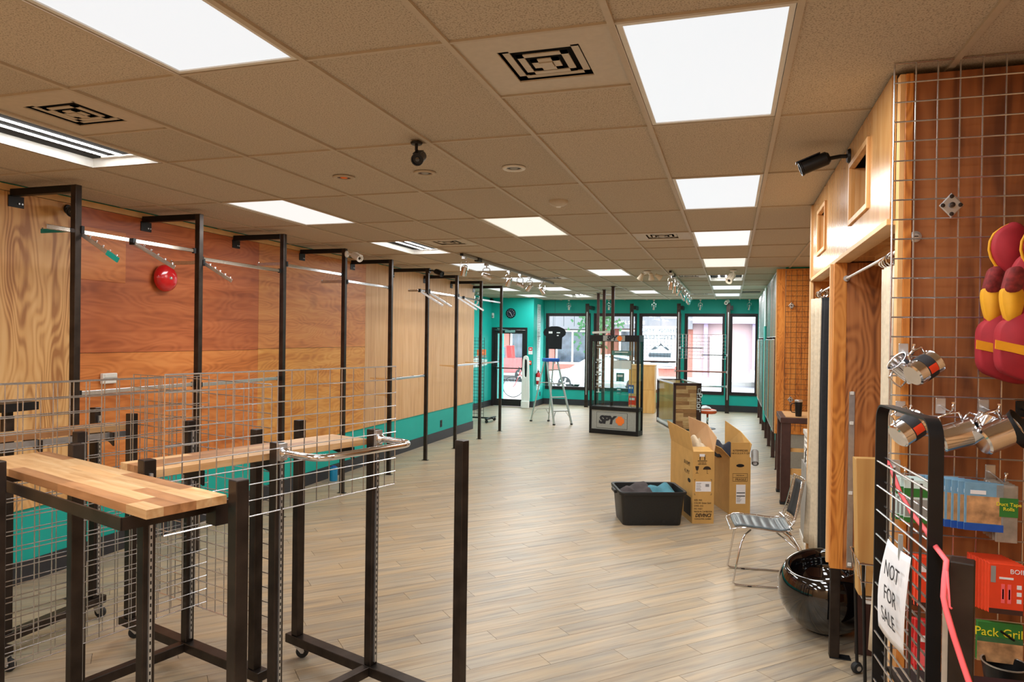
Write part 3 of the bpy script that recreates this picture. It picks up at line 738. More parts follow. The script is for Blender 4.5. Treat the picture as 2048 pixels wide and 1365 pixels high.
# ---- wire grid panels
def gridwall(label, loc, rotz, w, h, sp=.0762, r=.0028, mat='wire', group=None, lean=None, edge=1.5, cat='wire grid'):
    """upright panel, local x along its width, bottom at loc"""
    t = thing('wire_grid_panel', label, cat, loc, rotz, group)
    nx, nz = max(1, round(w/sp)), max(1, round(h/sp)); a = MB(); c = MB(); f = MB()
    for i in range(1, nx): x = w*i/nx; a.tube([(x, 0, 0), (x, 0, h)], r, 5, False)
    for k in range(1, nz): z = h*k/nz; c.tube([(0, -r*1.8, z), (w, -r*1.8, z)], r, 5, False)
    f.tube([(0, 0, 0), (w, 0, 0), (w, 0, h), (0, 0, h)], r*edge, 6, closed=True)
    f.build('edge_wire', mat, t); a.build('upright_wires', mat, t, stuff=True); c.build('cross_wires', mat, t, stuff=True)
    return t
def on(rackobj, phi, x, y, z=0):
    c, s = math.cos(phi), math.sin(phi)
    return (rackobj.location.x+x*c+y*s, rackobj.location.y-x*s+y*c, z)
gridwall('low wire grid panel fixed along the middle of the front steel rack', on(RA, P18, .034, -.56, 1.10), PI/2-P18, 1.30, .65)
gridwall('wire grid panel standing along the middle of the rack near the plywood, aisle side', on(RC, P15, .036, -.60, .345), PI/2-P15, 1.296, 1.325)
gridwall('wire grid panel standing along the middle of the rack near the plywood, wall side', on(RC, P15, -.036, -.70, .345), PI/2-P15, 1.296, 1.325)
gridwall('wire grid panel across the far end of the rack near the plywood', on(RC, P15, -.655, .64, .333), -P15, 1.32, 1.32)
# ================================================================ ON THE CEILING
def aim(p, q, roll=0):
    """matrix whose z axis points from p to q"""
    z = (Vector(q)-Vector(p)).normalized(); u = Vector((0, 0, 1)) if abs(z.z) < .95 else Vector((0, 1, 0))
    x = u.cross(z).normalized(); y = z.cross(x); mt = Matrix.Identity(4)
    for i in range(3): mt[i][0] = x[i]; mt[i][1] = y[i]; mt[i][2] = z[i]; mt[i][3] = p[i]
    return mt
def bullet_cam(label, mount, mdir, body, look, mat='steel_black', s=1.):
    """mount: base point on the surface, mdir: surface normal, body: centre of the body, look: view direction"""
    mount, body, look = Vector(mount), Vector(body), Vector(look).normalized()
    t = thing('bullet_camera', label, 'security camera', tuple(mount))
    T = Matrix.Translation(-mount)
    autosmooth(MB().lathe([(0, .012*s), (.028*s, .012*s), (.032*s, .004*s), (.032*s, 0)], 16, T @ aim(mount, mount+Vector(mdir))).build('mount', mat, t))
    k = mount+Vector(mdir)*.04*s
    MB().tube([mount-mount+Vector(mdir)*.008*s, k-mount, body-look*.03*s-mount], .009*s, 8).build('arm', mat, t)
    b = T @ aim(body-look*.055*s, body)
    autosmooth(MB().lathe([(0, 0), (.02*s, 0), (.03*s, .012*s), (.03*s, .115*s), (.033*s, .117*s), (.033*s, .128*s), (.027*s, .128*s), (.026*s, .118*s), (0, .118*s)], 18, b).build('body', mat, t))
    autosmooth(MB().lathe([(0, .124*s), (.012*s, .121*s), (.014*s, .118*s)], 12, b).build('eye', 'black_gloss', t))
    MB().box(-.02*s, .02*s, .029*s, .034*s, .03*s, .135*s, b).build('sun_hood', mat, t)
    return t
def cpt(u, v): return FL(u, v, ZC-.004)
p = cpt(833, 285); bullet_cam('black bullet camera hanging from the ceiling tiles above the aisle', p, (0, 0, -1), p+Vector((.02, -.0, -.085)), (.25, -1, -.45), 'steel_black', 1.05)
p = PX(1700, 312, .605); bullet_cam('black bullet camera on the fitting room header next to a square opening', p, (-1, 0, 0), p+Vector((-.17, -.02, -.03)), (-1, .05, -.38), 'steel_black', 1.25)
pw = Vector((XL+.02, ypost(1)+.45, 2.90)); bullet_cam('black bullet camera at the top of the plywood wall behind a post', pw, (1, 0, 0), pw+Vector((.13, -.05, -.03)), (.7, -1, -.3), 'steel_black', 1.2)
p = Vector((PXL, ypost(4), 2.90)); bullet_cam('white bullet camera on a black post above gold plywood', p, (1, 0, 0), p+Vector((.13, .0, -.03)), (1, -.5, -.45), 'white_plastic', 1.3)
p = Vector((PXL, ypost(6), 2.93)); bullet_cam('black bullet camera on a black post above pale plywood', p, (1, 0, 0), p+Vector((.15, .0, -.03)), (1, -.4, -.4), 'steel_black', 1.3)
p = PY(977, 597, YD); bullet_cam('black bullet camera on the teal wall above the entrance door', p, (0, -1, 0), p+Vector((.12, -.12, -.06)), (.8, -1, -.5), 'steel_black', 1.5)
p = cpt(1467, 541); bullet_cam('white bullet camera under the ceiling by the orange grid panel', p, (0, 0, -1), p+Vector((-.03, 0, -.11)), (-.35, -.8, -.6), 'white_plastic', 1.6)
p = PY(1456, 603, 19.2); bullet_cam('small white bullet camera at the top of a post by the last window', p, (0, -1, 0), p+Vector((-.03, -.12, -.03)), (-.2, -1, -.3), 'white_plastic', 1.4)

for u, v, lab in ((688, 355, 'round recessed downlight with an amber reflector'), (850, 346, 'round recessed downlight near the ceiling camera'), (1028, 336, 'round recessed downlight with a white rim')):
    p = FL(u, v, ZC); t = thing('downlight', lab, 'downlight', tuple(p))
    autosmooth(MB().lathe([(.048, .004), (.075, .002), (.075, -.006), (.070, -.010), (.052, -.008), (.046, .0)], 28).build('trim_ring', 'white_paint' if u > 1000 else 'tbar', t))
    MB().lathe([(.05, -.0015), (.032, .0), (.0, .0)], 24).build('reflector', 'steel_black' if u > 1000 else 'steel_brown', t)
    autosmooth(MB().lathe([(.026, -.003), (.02, -.006), (0, -.007)], 16).build('bulb', 'orange' if u < 700 else ('gray_plastic'), t))
p = FL(1117, 403, ZC); t = thing('smoke_detector', 'round white smoke detector on a ceiling tile', 'smoke detector', tuple(p))
autosmooth(MB().lathe([(.0, .006), (.075, .006), (.075, -.008), (.068, -.022), (.045, -.036), (.022, -.042), (.022, -.038), (0, -.038)], 28).build('body', 'vent_white', t))
autosmooth(MB().lathe([(.022, -.041), (.018, -.048), (0, -.049)], 16).build('sensor', 'white_plastic', t))

def spot_head(name, label, group, top, rx, ry, drop=.05, s=1.):
    """yoke spot head hanging at top"""
    t = thing(name, label, 'spot light', tuple(top), 0, group)
    MB().box(-.02*s, .02*s, -.03*s, .03*s, -.03*s, 0).build('adapter', 'zinc', t)
    MB().tube([(0, 0, -.03*s), (0, 0, -(drop)*s)], .008*s, 8).build('stem', 'chrome', t)
    z0 = -(drop)*s; y = MB()
    y.tube([(-.045*s, 0, z0-.10*s), (-.045*s, 0, z0-.015*s), (-.03*s, 0, z0), (.03*s, 0, z0), (.045*s, 0, z0-.015*s), (.045*s, 0, z0-.10*s)], .005*s, 6)
    y.build('yoke', 'chrome', t)
    mt = Matrix.Translation((0, 0, z0-.10*s)) @ Matrix.Rotation(ry, 4, 'Z') @ Matrix.Rotation(rx, 4, 'X')
    autosmooth(MB().lathe([(0, .06*s), (.026*s, .058*s), (.032*s, .045*s), (.036*s, -.06*s), (.033*s, -.06*s), (.028*s, -.03*s), (0, -.03*s)], 18, mt).build('shade', 'chrome', t))
    MB().lathe([(0, -.045*s), (.02*s, -.045*s), (.024*s, -.03*s)], 12, mt).build('bulb', 'gray_plastic', t)
    return t
def track(label, x, y0, y1, mat):
    t = thing('light_track', label, 'light track', (x, y0, ZC-.006))
    bevel(MB().box(-.018, .018, 0, y1-y0, -.03, 0).build('rail', mat, t), .002)
    MB().box(-.03, .03, .55, .70, -.045, .0).build('feed_box', 'steel_black', t)
    for y in (0, y1-y0): MB().box(-.02, .02, y-.012, y+.012, -.033, 0).build('end_cap', 'steel_black', t)
track('grey light track with chrome spot heads beside the open ceiling light', -3.35, 8.49, 13.35, 'gray_plastic')
for u, v, rx, ry in ((935, 513, .6, .7), (976, 527, 1.3, -.9), (1024, 541, .7, .8), (1049, 548, 1.2, -1.), (1068, 554, .9, .9), (1093, 562, .6, -.8)):
    p = FL(u, v, ZC-.036); spot_head('spot_head', 'chrome spot head hanging from the track near the plywood side', 'spot heads on the plywood side track', (-3.35, p.y, ZC-.036), rx, ry, .06, 1.15)
track('white light track with chrome spot heads in front of the windows', -.93, 11.28, 16.6, 'white_paint')
for y, rx, ry in ((11.45, .3, .2), (12.3, .35, .1), (13.1, .9, .6), (13.9, .7, -.5), (14.8, .5, .3), (15.7, .8, -.3), (16.4, .6, .4)):
    spot_head('spot_head', 'chrome spot head hanging from the track in front of the windows', 'spot heads on the window side track', (-.93, y, ZC-.036), rx, ry, .06, 1.15)
for u in (1138, 1218, 1308, 1401, 1499):
    p = PY(u, 600, 19.45); spot_head('window_spot', 'small chrome spot lamp hanging before the teal window header', 'window header spots', (p.x, 19.45, ZC-.005), .5, .3, .09, 1.1)
p = cpt(1295, 543); t = thing('flood_lamp', 'white triple flood lamp fixed under the ceiling', 'flood lamp', tuple(p))
autosmooth(MB().lathe([(0, 0), (.06, 0), (.06, -.02), (.04, -.03), (0, -.03)], 18).build('base', 'white_plastic', t))
for x, r in ((-.10, -.5), (.06, .1), (.17, 1.)):
    MB().tube([(0, 0, -.02), (x*.6, 0, -.05)], .012, 8).build('arm', 'white_plastic', t)
    mt = Matrix.Translation((x, 0, -.085)) @ Matrix.Rotation(-r, 4, 'Y') @ Matrix.Rotation(.4, 4, 'X')
    autosmooth(MB().lathe([(0, .06), (.025, .055), (.03, .02), (.05, -.05), (.044, -.05), (.02, -.02), (0, -.02)], 18, mt).build('head', 'cream_cloth', t))
# slim dark slots in the far ceiling
for (x0, x1, y0, y1) in ((-2.54, -2.2, 15.3, 15.42), (-3.25, -3.05, 17.15, 17.25), (.22, .6, 16.4, 16.75)):
    t = thing('ceiling_slot', 'dark linear air slot in the far ceiling', 'vent', ((x0+x1)/2, (y0+y1)/2, ZC), 0, 'linear air slots')
    w, d = (x1-x0)/2, (y1-y0)/2
    MB().box(-w, w, -d, d, -.002, .004).build('opening', 'dark_void', t)
    for a_, c_ in ((-d-.01, -d), (d, d+.01)): MB().box(-w-.01, w+.01, a_, c_, -.004, .004).build('rim', 'vent_white', t)

# ================================================================ RIGHT SIDE: FITTING ROOMS
FX = .605
fr = thing('fitting_room', 'plywood fitting room block with square openings and an oak partition on a steel leg', 'fitting room', (FX, 4.6, 0))
def fbox(name, mat, x0, x1, y0, y1, z0, z1, bv=.0015):
    o = MB().box(x0-FX, x1-FX, y0-4.6, y1-4.6, z0, z1).build(name, mat, fr); bevel(o, bv); return o
Y0, Y1 = 3.17, 6.09
OP = [(3.66, 4.16), (5.23, 5.63)]; OZ0, OZ1 = 2.575, 2.855
b = MB()
def hb_(y0, y1, z0, z1): b.box(0, .018, y0-4.6, y1-4.6, z0, z1)
hb_(Y0, Y1, 2.42, OZ0); hb_(Y0, Y1, OZ1, 2.999); hb_(Y0, OP[0][0], OZ0, OZ1); hb_(OP[0][1], OP[1][0], OZ0, OZ1); hb_(OP[1][1], Y1, OZ0, OZ1)
b.build('header_panel', 'ply_birch', fr)
for a, c in OP:
    w = .028
    for q in ((a-w, a, OZ0-w, OZ1+w), (c, c+w, OZ0-w, OZ1+w), (a, c, OZ0-w, OZ0), (a, c, OZ1, OZ1+w)):
        fbox('opening_trim', 'pine_edge', FX-.012, FX+.001, *q)
    fbox('opening_liner', 'pine_edge', FX+.018, FX+.10, a-.012, a, OZ0, OZ1); fbox('opening_liner', 'pine_edge', FX+.018, FX+.10, c, c+.012, OZ0, OZ1)
    fbox('opening_liner', 'pine_edge', FX+.018, FX+.10, a, c, OZ0-.012, OZ0)
    fbox('opening_back', 'oak_dark', FX+.10, FX+.11, a-.05, c+.05, OZ0-.05, OZ1+.05)
fbox('header_rail', 'pine_trim', FX-.012, FX+.07, Y0, Y1, 2.395, 2.42)
fbox('soffit', 'ply_birch', FX+.07, XR-.01, Y0, 4.62, 2.40, 2.415); fbox('soffit', 'ply_birch', FX+.07, XR-.01, 4.72, Y1, 2.40, 2.415)
fbox('soffit_batten', 'pine_trim', FX+.2, FX+.24, Y0, 4.62, 2.37, 2.40)
# partition in the middle, end stud, steel leg
fbox('oak_partition', 'oak', FX+.055, XR-.01, 4.635, 4.65, .545, 2.395)
fbox('oak_partition', 'oak', FX+.055, XR-.01, 4.70, 4.715, .545, 2.395)
fbox('stud', 'pine_edge', FX-.03, FX+.03, 4.70, 4.735, .56, 2.395); fbox('stud', 'oak_orange', FX-.015, FX+.055, 4.635, 4.70, .545, 2.395)
fbox('steel_leg', 'steel', FX-.01, FX+.045, 4.635, 4.69, .0, .545, .003)
fbox('leg_plate', 'steel_black', FX-.01, FX+.11, 4.63, 4.70, .0, .006)
fbox('steel_strap', 'zinc', FX+.075, FX+.108, 4.629, 4.635, .56, 1.62)
for z in (.57, 1.0, 1.42, 1.60): fbox('strap_bolt', 'white_paint', FX+.08, FX+.103, 4.622, 4.629, z, z+.022, .003)
fbox('end_partition', 'oak_orange', FX, XR-.01, 6.05, 6.075, .02, 2.395); fbox('stud', 'pine_edge', FX-.012, FX+.012, 6.03, 6.10, .02, 2.999)
fbox('end_upper', 'ply_birch', FX+.02, XR-.01, 6.06, 6.075, 2.42, 2.999)
# front wall with the dark plywood that carries the wire grid
fbox('front_panel', 'oak_dark', FX+.055, XR-.01, 3.135, 3.15, .06, 2.985); fbox('stud', 'pine_edge', FX+.02, FX+.04, 3.12, 3.17, .06, 2.985); fbox('stud', 'oak_orange', FX+.04, FX+.068, 3.118, 3.135, .06, 2.985)
for z in (2.4, 1.2): fbox('back_rail', 'oak_dark', FX+.05, XR-.01, 3.15, 3.18, z, z+.07)
for y0, y1, zz in ((3.18, 4.63, 2.30), (4.72, 6.05, 2.30)):
    t = thing('curtain_rod', 'thin white curtain rod across a fitting room opening', 'curtain rod', (FX+.05, y0, zz), 0, 'curtain rods')
    MB().tube([(0, .01, 0), (0, y1-y0-.01, 0)], .007, 8).build('rod', 'white_paint', t)
    for y in (.0, y1-y0): MB().lathe([(0, .008), (.018, .008), (.018, -.008), (0, -.008)], 12, Matrix.Translation((0, y, 0)) @ Matrix.Rotation(PI/2, 4, 'X')).build('socket', 'zinc', t)
def curtain(label, x, y0, y1, z0, z1, cols, amp=.035, waves=5, rings=True, skew=0.):
    t = thing('curtain', label, 'curtain', (x, y0, z0)); n = len(cols); L = y1-y0; H = z1-z0
    for i, (mt, a, c) in enumerate(cols):
        def fn(u, v, a=a, c=c):
            k = a+(c-a)*u; sq = .45+.55*(1-v)**.6
            yy = L/2+(k-.5)*L*sq
            return (math.sin(k*waves*2*PI)*amp*(.6+.4*(1-v))+.05*math.sin(3*v)*(k-.5)+(.5-k)*skew, yy, H*v)
        o = MB().grid(fn, 22, 16).build('panel', mt, t, True); solid(o, .006)
    if rings:
        for k in range(4):
            mt = Matrix.Translation((.0, L*(.32+.12*k), H+.03)) @ Matrix.Rotation(PI/2+.3*k, 4, 'X')
            MB().tube([(mt @ Vector((.03*math.cos(a*.5236), .03*math.sin(a*.5236), 0))) for a in range(12)], .004, 6, closed=True).build('ring', 'chrome', t)
curtain('cream and black curtain gathered on its rings in the far fitting room', FX+.04, 5.42, 6.02, .33, 2.245,
        [('cream_cloth', .40, 1.), ('black_cloth', 0, .40)], .035, 4, True, .10)
curtain('cream knit curtain pushed to the grid wall end of the near fitting room', FX+.05, 3.2, 3.62, .5, 2.245, [('cream_cloth', 0, 1)], .03, 3)

# bench box in the stall, cardboard sheet, wire basket
t = thing('bench_box', 'dark brown bench box with a black glossy top inside the fitting room', 'bench', (1.2, 4.85, 0))
bevel(MB().box(-.16, .5, -.11, .22, .0, .50).box(-.45, -.16, -.11, -.095, .0, .50).build('box', 'steel_brown', t), .004); bevel(MB().box(-.49, .5, -.12, -.085, .50, .53).box(-.18, .5, -.085, .24, .50, .53).build('top', 'black_gloss', t), .004)
t = thing('cardboard_sheet', 'plain brown board leaning in the chrome wire basket', 'board', (.94, 4.30, .52), 0)
mt = Matrix.Rotation(-.03, 4, 'Y')
bevel(MB().box(-.245, .25, -.01, .01, .0, .76, mt).build('front_face', 'maple', t), .002); MB().box(-.245, .25, .011, .12, .0, .75, mt).build('side_face', 'cardboard', t)
t = thing('wire_basket', 'chrome wire basket stand on casters beside the fitting room', 'basket', (.97, 4.34, 0))
b = MB()
for z, e in ((.72, .0), (.62, .012), (.52, .03)):
    w, d = .29-e, .16-e; b.tube([(-w, -d, z), (w, -d, z), (w, d, z), (-w, d, z)], .006 if z > .7 else .0035, 6, closed=True)
for k in range(9):
    x = -.26+k*.065; b.tube([(x, -.16, .72), (x, -.13, .50)], .0028, 5)
    b.tube([(x, .16, .72), (x, .13, .50)], .0028, 5)
for k in range(4):
    y = -.12+k*.08; b.tube([(-.29, y, .72), (-.26, y*.85, .50)], .0028, 5)
b.build('wire_bin', 'chrome', t)
MB().box(-.26, .26, -.13, .13, .497, .503).build('tray', 'white_paint', t)
for sx in (-1, 1):
    for sy in (-1, 1):
        MB().tube([(sx*.27, sy*.14, .72), (sx*.25, sy*.13, .07)], .009, 8).build('leg', 'steel_black', t)
        w = Matrix.Translation((sx*.25, sy*.13, .035)) @ Matrix.Rotation(PI/2, 4, 'X') @ Matrix.Rotation(.5, 4, 'Y')
        autosmooth(MB().lathe([(0, -.016), (.028, -.016), (.035, 0), (.028, .016), (0, .016)], 16, w).build('wheel', 'rubber', t)); MB().lathe([(0, -.02), (.015, -.02), (.015, .02), (0, .02)], 10, w).build('hub', 'chrome', t)

# black ball chair
t = thing('ball_chair', 'glossy black round ball chair with a scooped opening', 'chair', (.625, 5.08, 0), 0)
R = .305; prof = []
tilt = Matrix.Translation((0, 0, .275)) @ Matrix.Rotation(.22, 4, Vector((.75, -.65, 0)))
op = .30
prof = [(0, -.28)]
for k in range(1, 26):
    a = -PI/2+(PI/2+math.acos(.80))*k/25
    prof.append((max(.001, R*math.cos(a)), .283*math.sin(a)))
rr, zz = prof[-1]
prof += [(rr-.012, zz+.008), (rr-.03, zz+.004), (rr-.045, zz-.015), (rr-.05, zz-.07), (rr-.07, zz-.14), (.10, zz-.18), (0, zz-.19)]
o = MB().lathe(prof, 56, tilt).build('shell', 'black_gloss', t, True)
MB().lathe([(0, 0), (.11, 0), (.12, .01), (.09, .02), (0, .02)], 32).build('foot_ring', 'rubber', t, True)

# wire chair
t = thing('wire_chair', 'chrome wire side chair with a grey ribbed seat pad', 'chair', (.285, 6.0, 0), .10)
# seat shell: u along depth (front -x to back), v across (y)
def shell(u, v):
    y = (v-.5)*2
    pr = [(-.29, .432), (-.22, .448), (-.08, .43), (.07, .415), (.16, .43), (.215, .49), (.245, .60), (.265, .70), (.288, .82)]
    k = u*(len(pr)-1); i = min(int(k), len(pr)-2); f = k-i
    x = pr[i][0]*(1-f)+pr[i+1][0]*f; z = pr[i][1]*(1-f)+pr[i+1][1]*f
    wd = .235 if u < .45 else .235-.06*(u-.45)/.55*1.2
    if u < .12: wd -= (.12-u)*.25
    up = .03*abs(y)**2.5*(min(1, u*4) if u < .6 else .3); back = .05*abs(y)**2*(1 if u > .55 else 0)
    return Vector((x-back, y*wd, z+up))
b = MB()
for k in range(0, 15): b.tube([shell(i/18, k/14) for i in range(19)], .0022, 5)
for k in range(0, 22): b.tube([shell(k/21, j/14) for j in range(15)], .0022, 5)
b.build('wire_shell', 'chrome', t, stuff=True)
b = MB(); b.tube([shell(i/18, 0) for i in range(19)]+[shell(1, j/14) for j in range(1, 14)]+[shell(1-i/18, 1) for i in range(19)]+[shell(0, 1-j/14) for j in range(1, 14)], .005, 8, closed=True)
b.build('shell_rim', 'chrome', t, True)
def pad(u, v):
    p = shell(.06+.46*u, .12+.76*v); p.z += .012+.008*abs(math.sin(u*8*PI))*(1 if 0 < v < 1 else 0)*(math.sin(v*PI)**.4); return p
solid(MB().grid(pad, 48, 8).build('seat_pad', 'gray_vinyl', t, True), .012)
def bpad(u, v): p = shell(.66+.32*u, .15+.7*v); p.x -= .012; return p
solid(MB().grid(bpad, 10, 6).build('back_pad', 'rubber', t, True), .01)
for s in (-1, 1):
    y = s*.215
    b = MB().tube([(-.13, y*.55, .418), (-.18, y*.8, .39), (-.215, y, .33), (-.265, y, .05), (-.268, y, .02), (-.25, y, .008), (-.2, y, .007), (.30, y, .007), (.335, y, .012), (.34, y, .04), (.27, y, .25), (.18, y*.8, .39), (.14, y*.55, .415)], .007, 8)
    b.build('sled_leg', 'chrome', t, True)
    MB().tube([(.06, y*.6, .415), (.20, y*.85, .31), (.28, y, .22)], .007, 8).build('brace', 'chrome', t, True)
    MB().box(-.16, -.13, y-.009, y+.009, .0, .008).build('glide', 'rubber', t)
# ================================================================ THINGS ON THE FLOOR
FX_, FZ_ = (1, 0, 0), (0, 0, 1)           # lettering axes on a face looking along -Y
# ---- black tote full of clothes
t = thing('storage_tote', 'black plastic storage tote full of folded clothes', 'tote', (-1.03, 7.22, 0), .35)
def ring(x0, x1, y0, y1, r, z, n=4):
    out = []
    for cx, cy, a in ((x1-r, y0+r, -PI/2), (x1-r, y1-r, 0), (x0+r, y1-r, PI/2), (x0+r, y0+r, PI)):
        out += [(cx+r*math.cos(a+PI/2*k/n), cy+r*math.sin(a+PI/2*k/n), z) for k in range(n+1)]
    return out
def loft(rings, cap0=True, cap1=False):
    b = MB(); n = len(rings[0]); vs = [p for r in rings for p in r]; fs = []
    for i in range(len(rings)-1):
        for j in range(n): fs.append((i*n+j, i*n+(j+1) % n, (i+1)*n+(j+1) % n, (i+1)*n+j))
    if cap0: fs.append(tuple(range(n-1, -1, -1)))
    if cap1: fs.append(tuple((len(rings)-1)*n+j for j in range(n)))
    return b.add(vs, fs)
Lx, Ly, Hh = .60, .42, .355
def rg(e, z, r=.05): return ring(-e, Lx+e, -e, Ly+e, r, z)
o = loft([rg(.0, .0), rg(.004, .02), rg(.03, Hh-.04), rg(.05, Hh-.035, .06), rg(.055, Hh-.01, .06), rg(.05, Hh, .06), rg(.026, Hh-.004), rg(-.008, .012), ], True, True).build('tub', 'bin_plastic', t); autosmooth(o, .7)
for k in range(5): MB().box(.06+k*.115, .085+k*.115, -.012, .005, .03, .28, Matrix.Rotation(-.08, 4, 'X')).build('rib', 'bin_plastic', t)
for x in (-.075, Lx+.04): bevel(MB().box(x, x+.035, .13, .29, Hh-.05, Hh-.015).build('handle', 'bin_plastic', t), .006)
def heap(label, name, mat, base_, ang, w, d, hgt, seed, cat='clothes'):
    rnd = random.Random(seed); ph = [rnd.uniform(0, 6) for _ in range(6)]
    o = thing(name, label, cat, base_, ang)
    def fn(u, v):
        e = min(1, 6*u*(1-u))*min(1, 6*v*(1-v))
        z = hgt*(.35+.65*e)*(.78+.13*math.sin(7*u+ph[0]+3*v)+.10*math.sin(8*v+ph[1]-4*u)+.03*math.sin(19*u+ph[2]))
        return (w*u, d*v, z)
    solid(MB().grid(fn, 26, 20).build('cloth', mat, o, True), .012)
    MB().box(w*.1, w*.9, d*.1, d*.9, 0, hgt*.2).build('under_fold', mat, o)
    return o
ct, st = math.cos(.35), math.sin(.35)
def tl(x, y, z): return (-1.03+x*ct-y*st, 7.22+x*st+y*ct, z)
heap('dark patterned sweater folded in the tote', 'sweater', 'dark_cloth', tl(.0, .03, .25), .35, .36, .36, .14, 1)
heap('teal blue jacket folded in the tote', 'jacket', 'teal_cloth', tl(.24, .02, .245), .35, .35, .38, .14, 2)
heap('navy trousers stuffed in the tote under the jacket', 'trousers', 'navy', tl(.05, .03, .20), .35, .5, .36, .05, 3)

# ---- bike boxes
def bike_box(label, org, rot, w, d, h, lean=0.):
    t = thing('bike_box', label, 'cardboard box', (org[0], org[1], 0), rot); th = .006
    MB().box(0, w, 0, d, 0, th).build('bottom', 'cardboard', t)
    return t, th
t, th = bike_box('tall open bike carton printed with an umbrella and handling arrows', (-.364, 7.546), .353, .228, .83, .75)
B1 = t; w, d, h = .228, .83, .75
MB().box(0, w, 0, th, th, h).build('front_wall', 'cardboard', t); MB().box(0, w, d-th, d, th, h).build('back_wall', 'cardboard', t)
MB().box(0, th, th, d-th, th, h).build('side_wall', 'cardboard', t); MB().box(w-th, w, th, d-th, th, h).build('side_wall', 'cardboard', t)
MB().add([(0, 0, h), (0, d, h), (-.05, d, h+.23), (-.03, .04, h+.20), (th, 0, h), (th, d, h), (-.045, d, h+.23), (-.025, .04, h+.20)],
         [(0, 1, 2, 3), (7, 6, 5, 4), (0, 4, 5, 1), (1, 5, 6, 2), (2, 6, 7, 3), (3, 7, 4, 0)]).build('side_flap', 'cardboard', t)
MB().add([(w, 0, h), (w, d, h), (w-.03, d-.02, h+.28), (w+.02, .30, h+.255), (w+.03, 0.02, h+.15), (w-th, 0, h), (w-th, d, h), (w-.036, d-.02, h+.28), (w+.014, .3, h+.255), (w+.024, .02, h+.15)],
         [(0, 1, 2, 3, 4), (9, 8, 7, 6, 5), (0, 5, 6, 1), (1, 6, 7, 2), (2, 7, 8, 3), (3, 8, 9, 4), (4, 9, 5, 0)]).build('side_flap', 'cardboard_in', t)
MB().box(0, w, 0, .19, h-.004, h+.002, Matrix.Translation((0, 0, h)) @ Matrix.Rotation(.12, 4, 'X') @ Matrix.Translation((0, 0, -h))).build('front_flap', 'cardboard', t)
def fr_txt(parent, s, size, x, z, y=-.0012, mat='print', **k): return text(s, size, mat, parent, frame((x, y, z), FX_, FZ_), 'print', **k)
def flat(parent, name, mat, x0, x1, z0, z1, y=-.0012): return MB().box(x0, x1, y, .0, z0, z1).build(name, mat, parent)
fr_txt(t, 'DEVINCI', .05, w/2, .085, shear=.25, wide=.86, bold=.0015); fr_txt(t, 'CHICOUTIMI, QUEBEC', .02, w/2, .048, wide=.9)
for k, s in enumerate(('SIZE: M/D', 'COLOR: Green Gold', 'C/NO: A12', 'HCI 10251', 'MADE IN CAMBODIA')): fr_txt(t, s, .024, .018, .245-.03*k, align='LEFT', wide=.85)
flat(t, 'shipping_label', 'paper', .03, .195, .335, .44, -.0016)
for k in range(5): flat(t, 'label_line', 'ink', .038, .09-.006*(k % 2), .35+.017*k, .354+.017*k, -.0022)
for k in range(7): flat(t, 'barcode', 'ink', .135+.006*k, .138+.006*k+.001*(k % 2), .385, .415, -.0022)
for x in (.02, .2): 
    for z in (.30, .46): flat(t, 'corner_mark', 'print', x-.012*(x > .1), x+.012*(x < .1), z, z+.003); flat(t, 'corner_mark', 'print', x, x+.003, z-.02*(z > .4), z+.02*(z < .4))
MB().prism([(.15+.042*math.cos(a*PI/10), .565+.035*math.sin(a*PI/10)) for a in range(11)], 1, -.0014, 0).build('umbrella_mark', 'print', t)
flat(t, 'umbrella_stem', 'print', .149, .152, .525, .566); flat(t, 'umbrella_hook', 'print', .149, .163, .523, .526)
MB().prism([(.025, .60), (.065, .60), (.058, .565), (.048, .555), (.042, .555), (.032, .565)], 1, -.0014, 0).build('glass_mark', 'print', t)
flat(t, 'glass_stem', 'print', .043, .047, .53, .557); flat(t, 'glass_foot', 'print', .03, .06, .526, .53)
for x in (.075, .125): MB().prism([(x-.012, .705), (x, .722), (x+.012, .705), (x+.005, .705), (x+.005, .665), (x-.005, .665), (x-.005, .705)], 1, -.0014, 0).build('arrow_mark', 'print', t)
flat(t, 'arrow_bar', 'print', .05, .15, .652, .659); flat(t, 'sticker', 'paper', .07, .125, .70, .728, -.002)
for k, s in enumerate(('THIS SIDE UP', 'KEEP UPRIGHT')): fr_txt(t, s, .014, .1, .636-.016*k)
SX_ = ((0, -1, 0), (0, 0, 1))             # lettering axes on the face looking along -X
text('Z1980 A', .07, 'print', t, frame((-.026, .62, h+.13), (0, -1, 0), (-.18, 0, 1)), 'print')
for k, s in enumerate(('8 H 8 MY', '4 L M Y')): text(s, .06, 'print', t, frame((-.0012, .2, .60-.09*k), *SX_), 'print', wide=.9)
MB().prism([(.12+.05*math.cos(a*PI/8), .43+.022*math.sin(a*PI/8)) for a in range(16)], 0, -.001, .0).build('hand_hole', 'dark_void', t)
MB().box(-.001, 0, .05, .30, .06, .26).build('printed_panel', 'print', t)
t2 = heap('cream cloth bag bulging out of the umbrella carton', 'cloth_bag', 'cream_cloth', (-.40+.05, 7.75, .62), .353, .19, .42, .24, 6, 'bag')
t, th = bike_box('tall open bike carton printed FRAGILE with a white shipping label', (.003, 8.078), .353, .235, .80, .62)
B2 = t; w, d, h = .235, .80, .63
MB().box(0, w, 0, th, th, h).build('front_wall', 'cardboard', t); MB().box(0, w, d-th, d, th, h).build('back_wall', 'cardboard', t)
MB().box(0, th, th, d-th, th, h).build('side_wall', 'cardboard', t); MB().box(w-th, w, th, d-th, th, h).build('side_wall', 'cardboard', t)
MB().box(.012, w-.012, 0, th, h, h+.165).build('front_flap', 'cardboard', t)
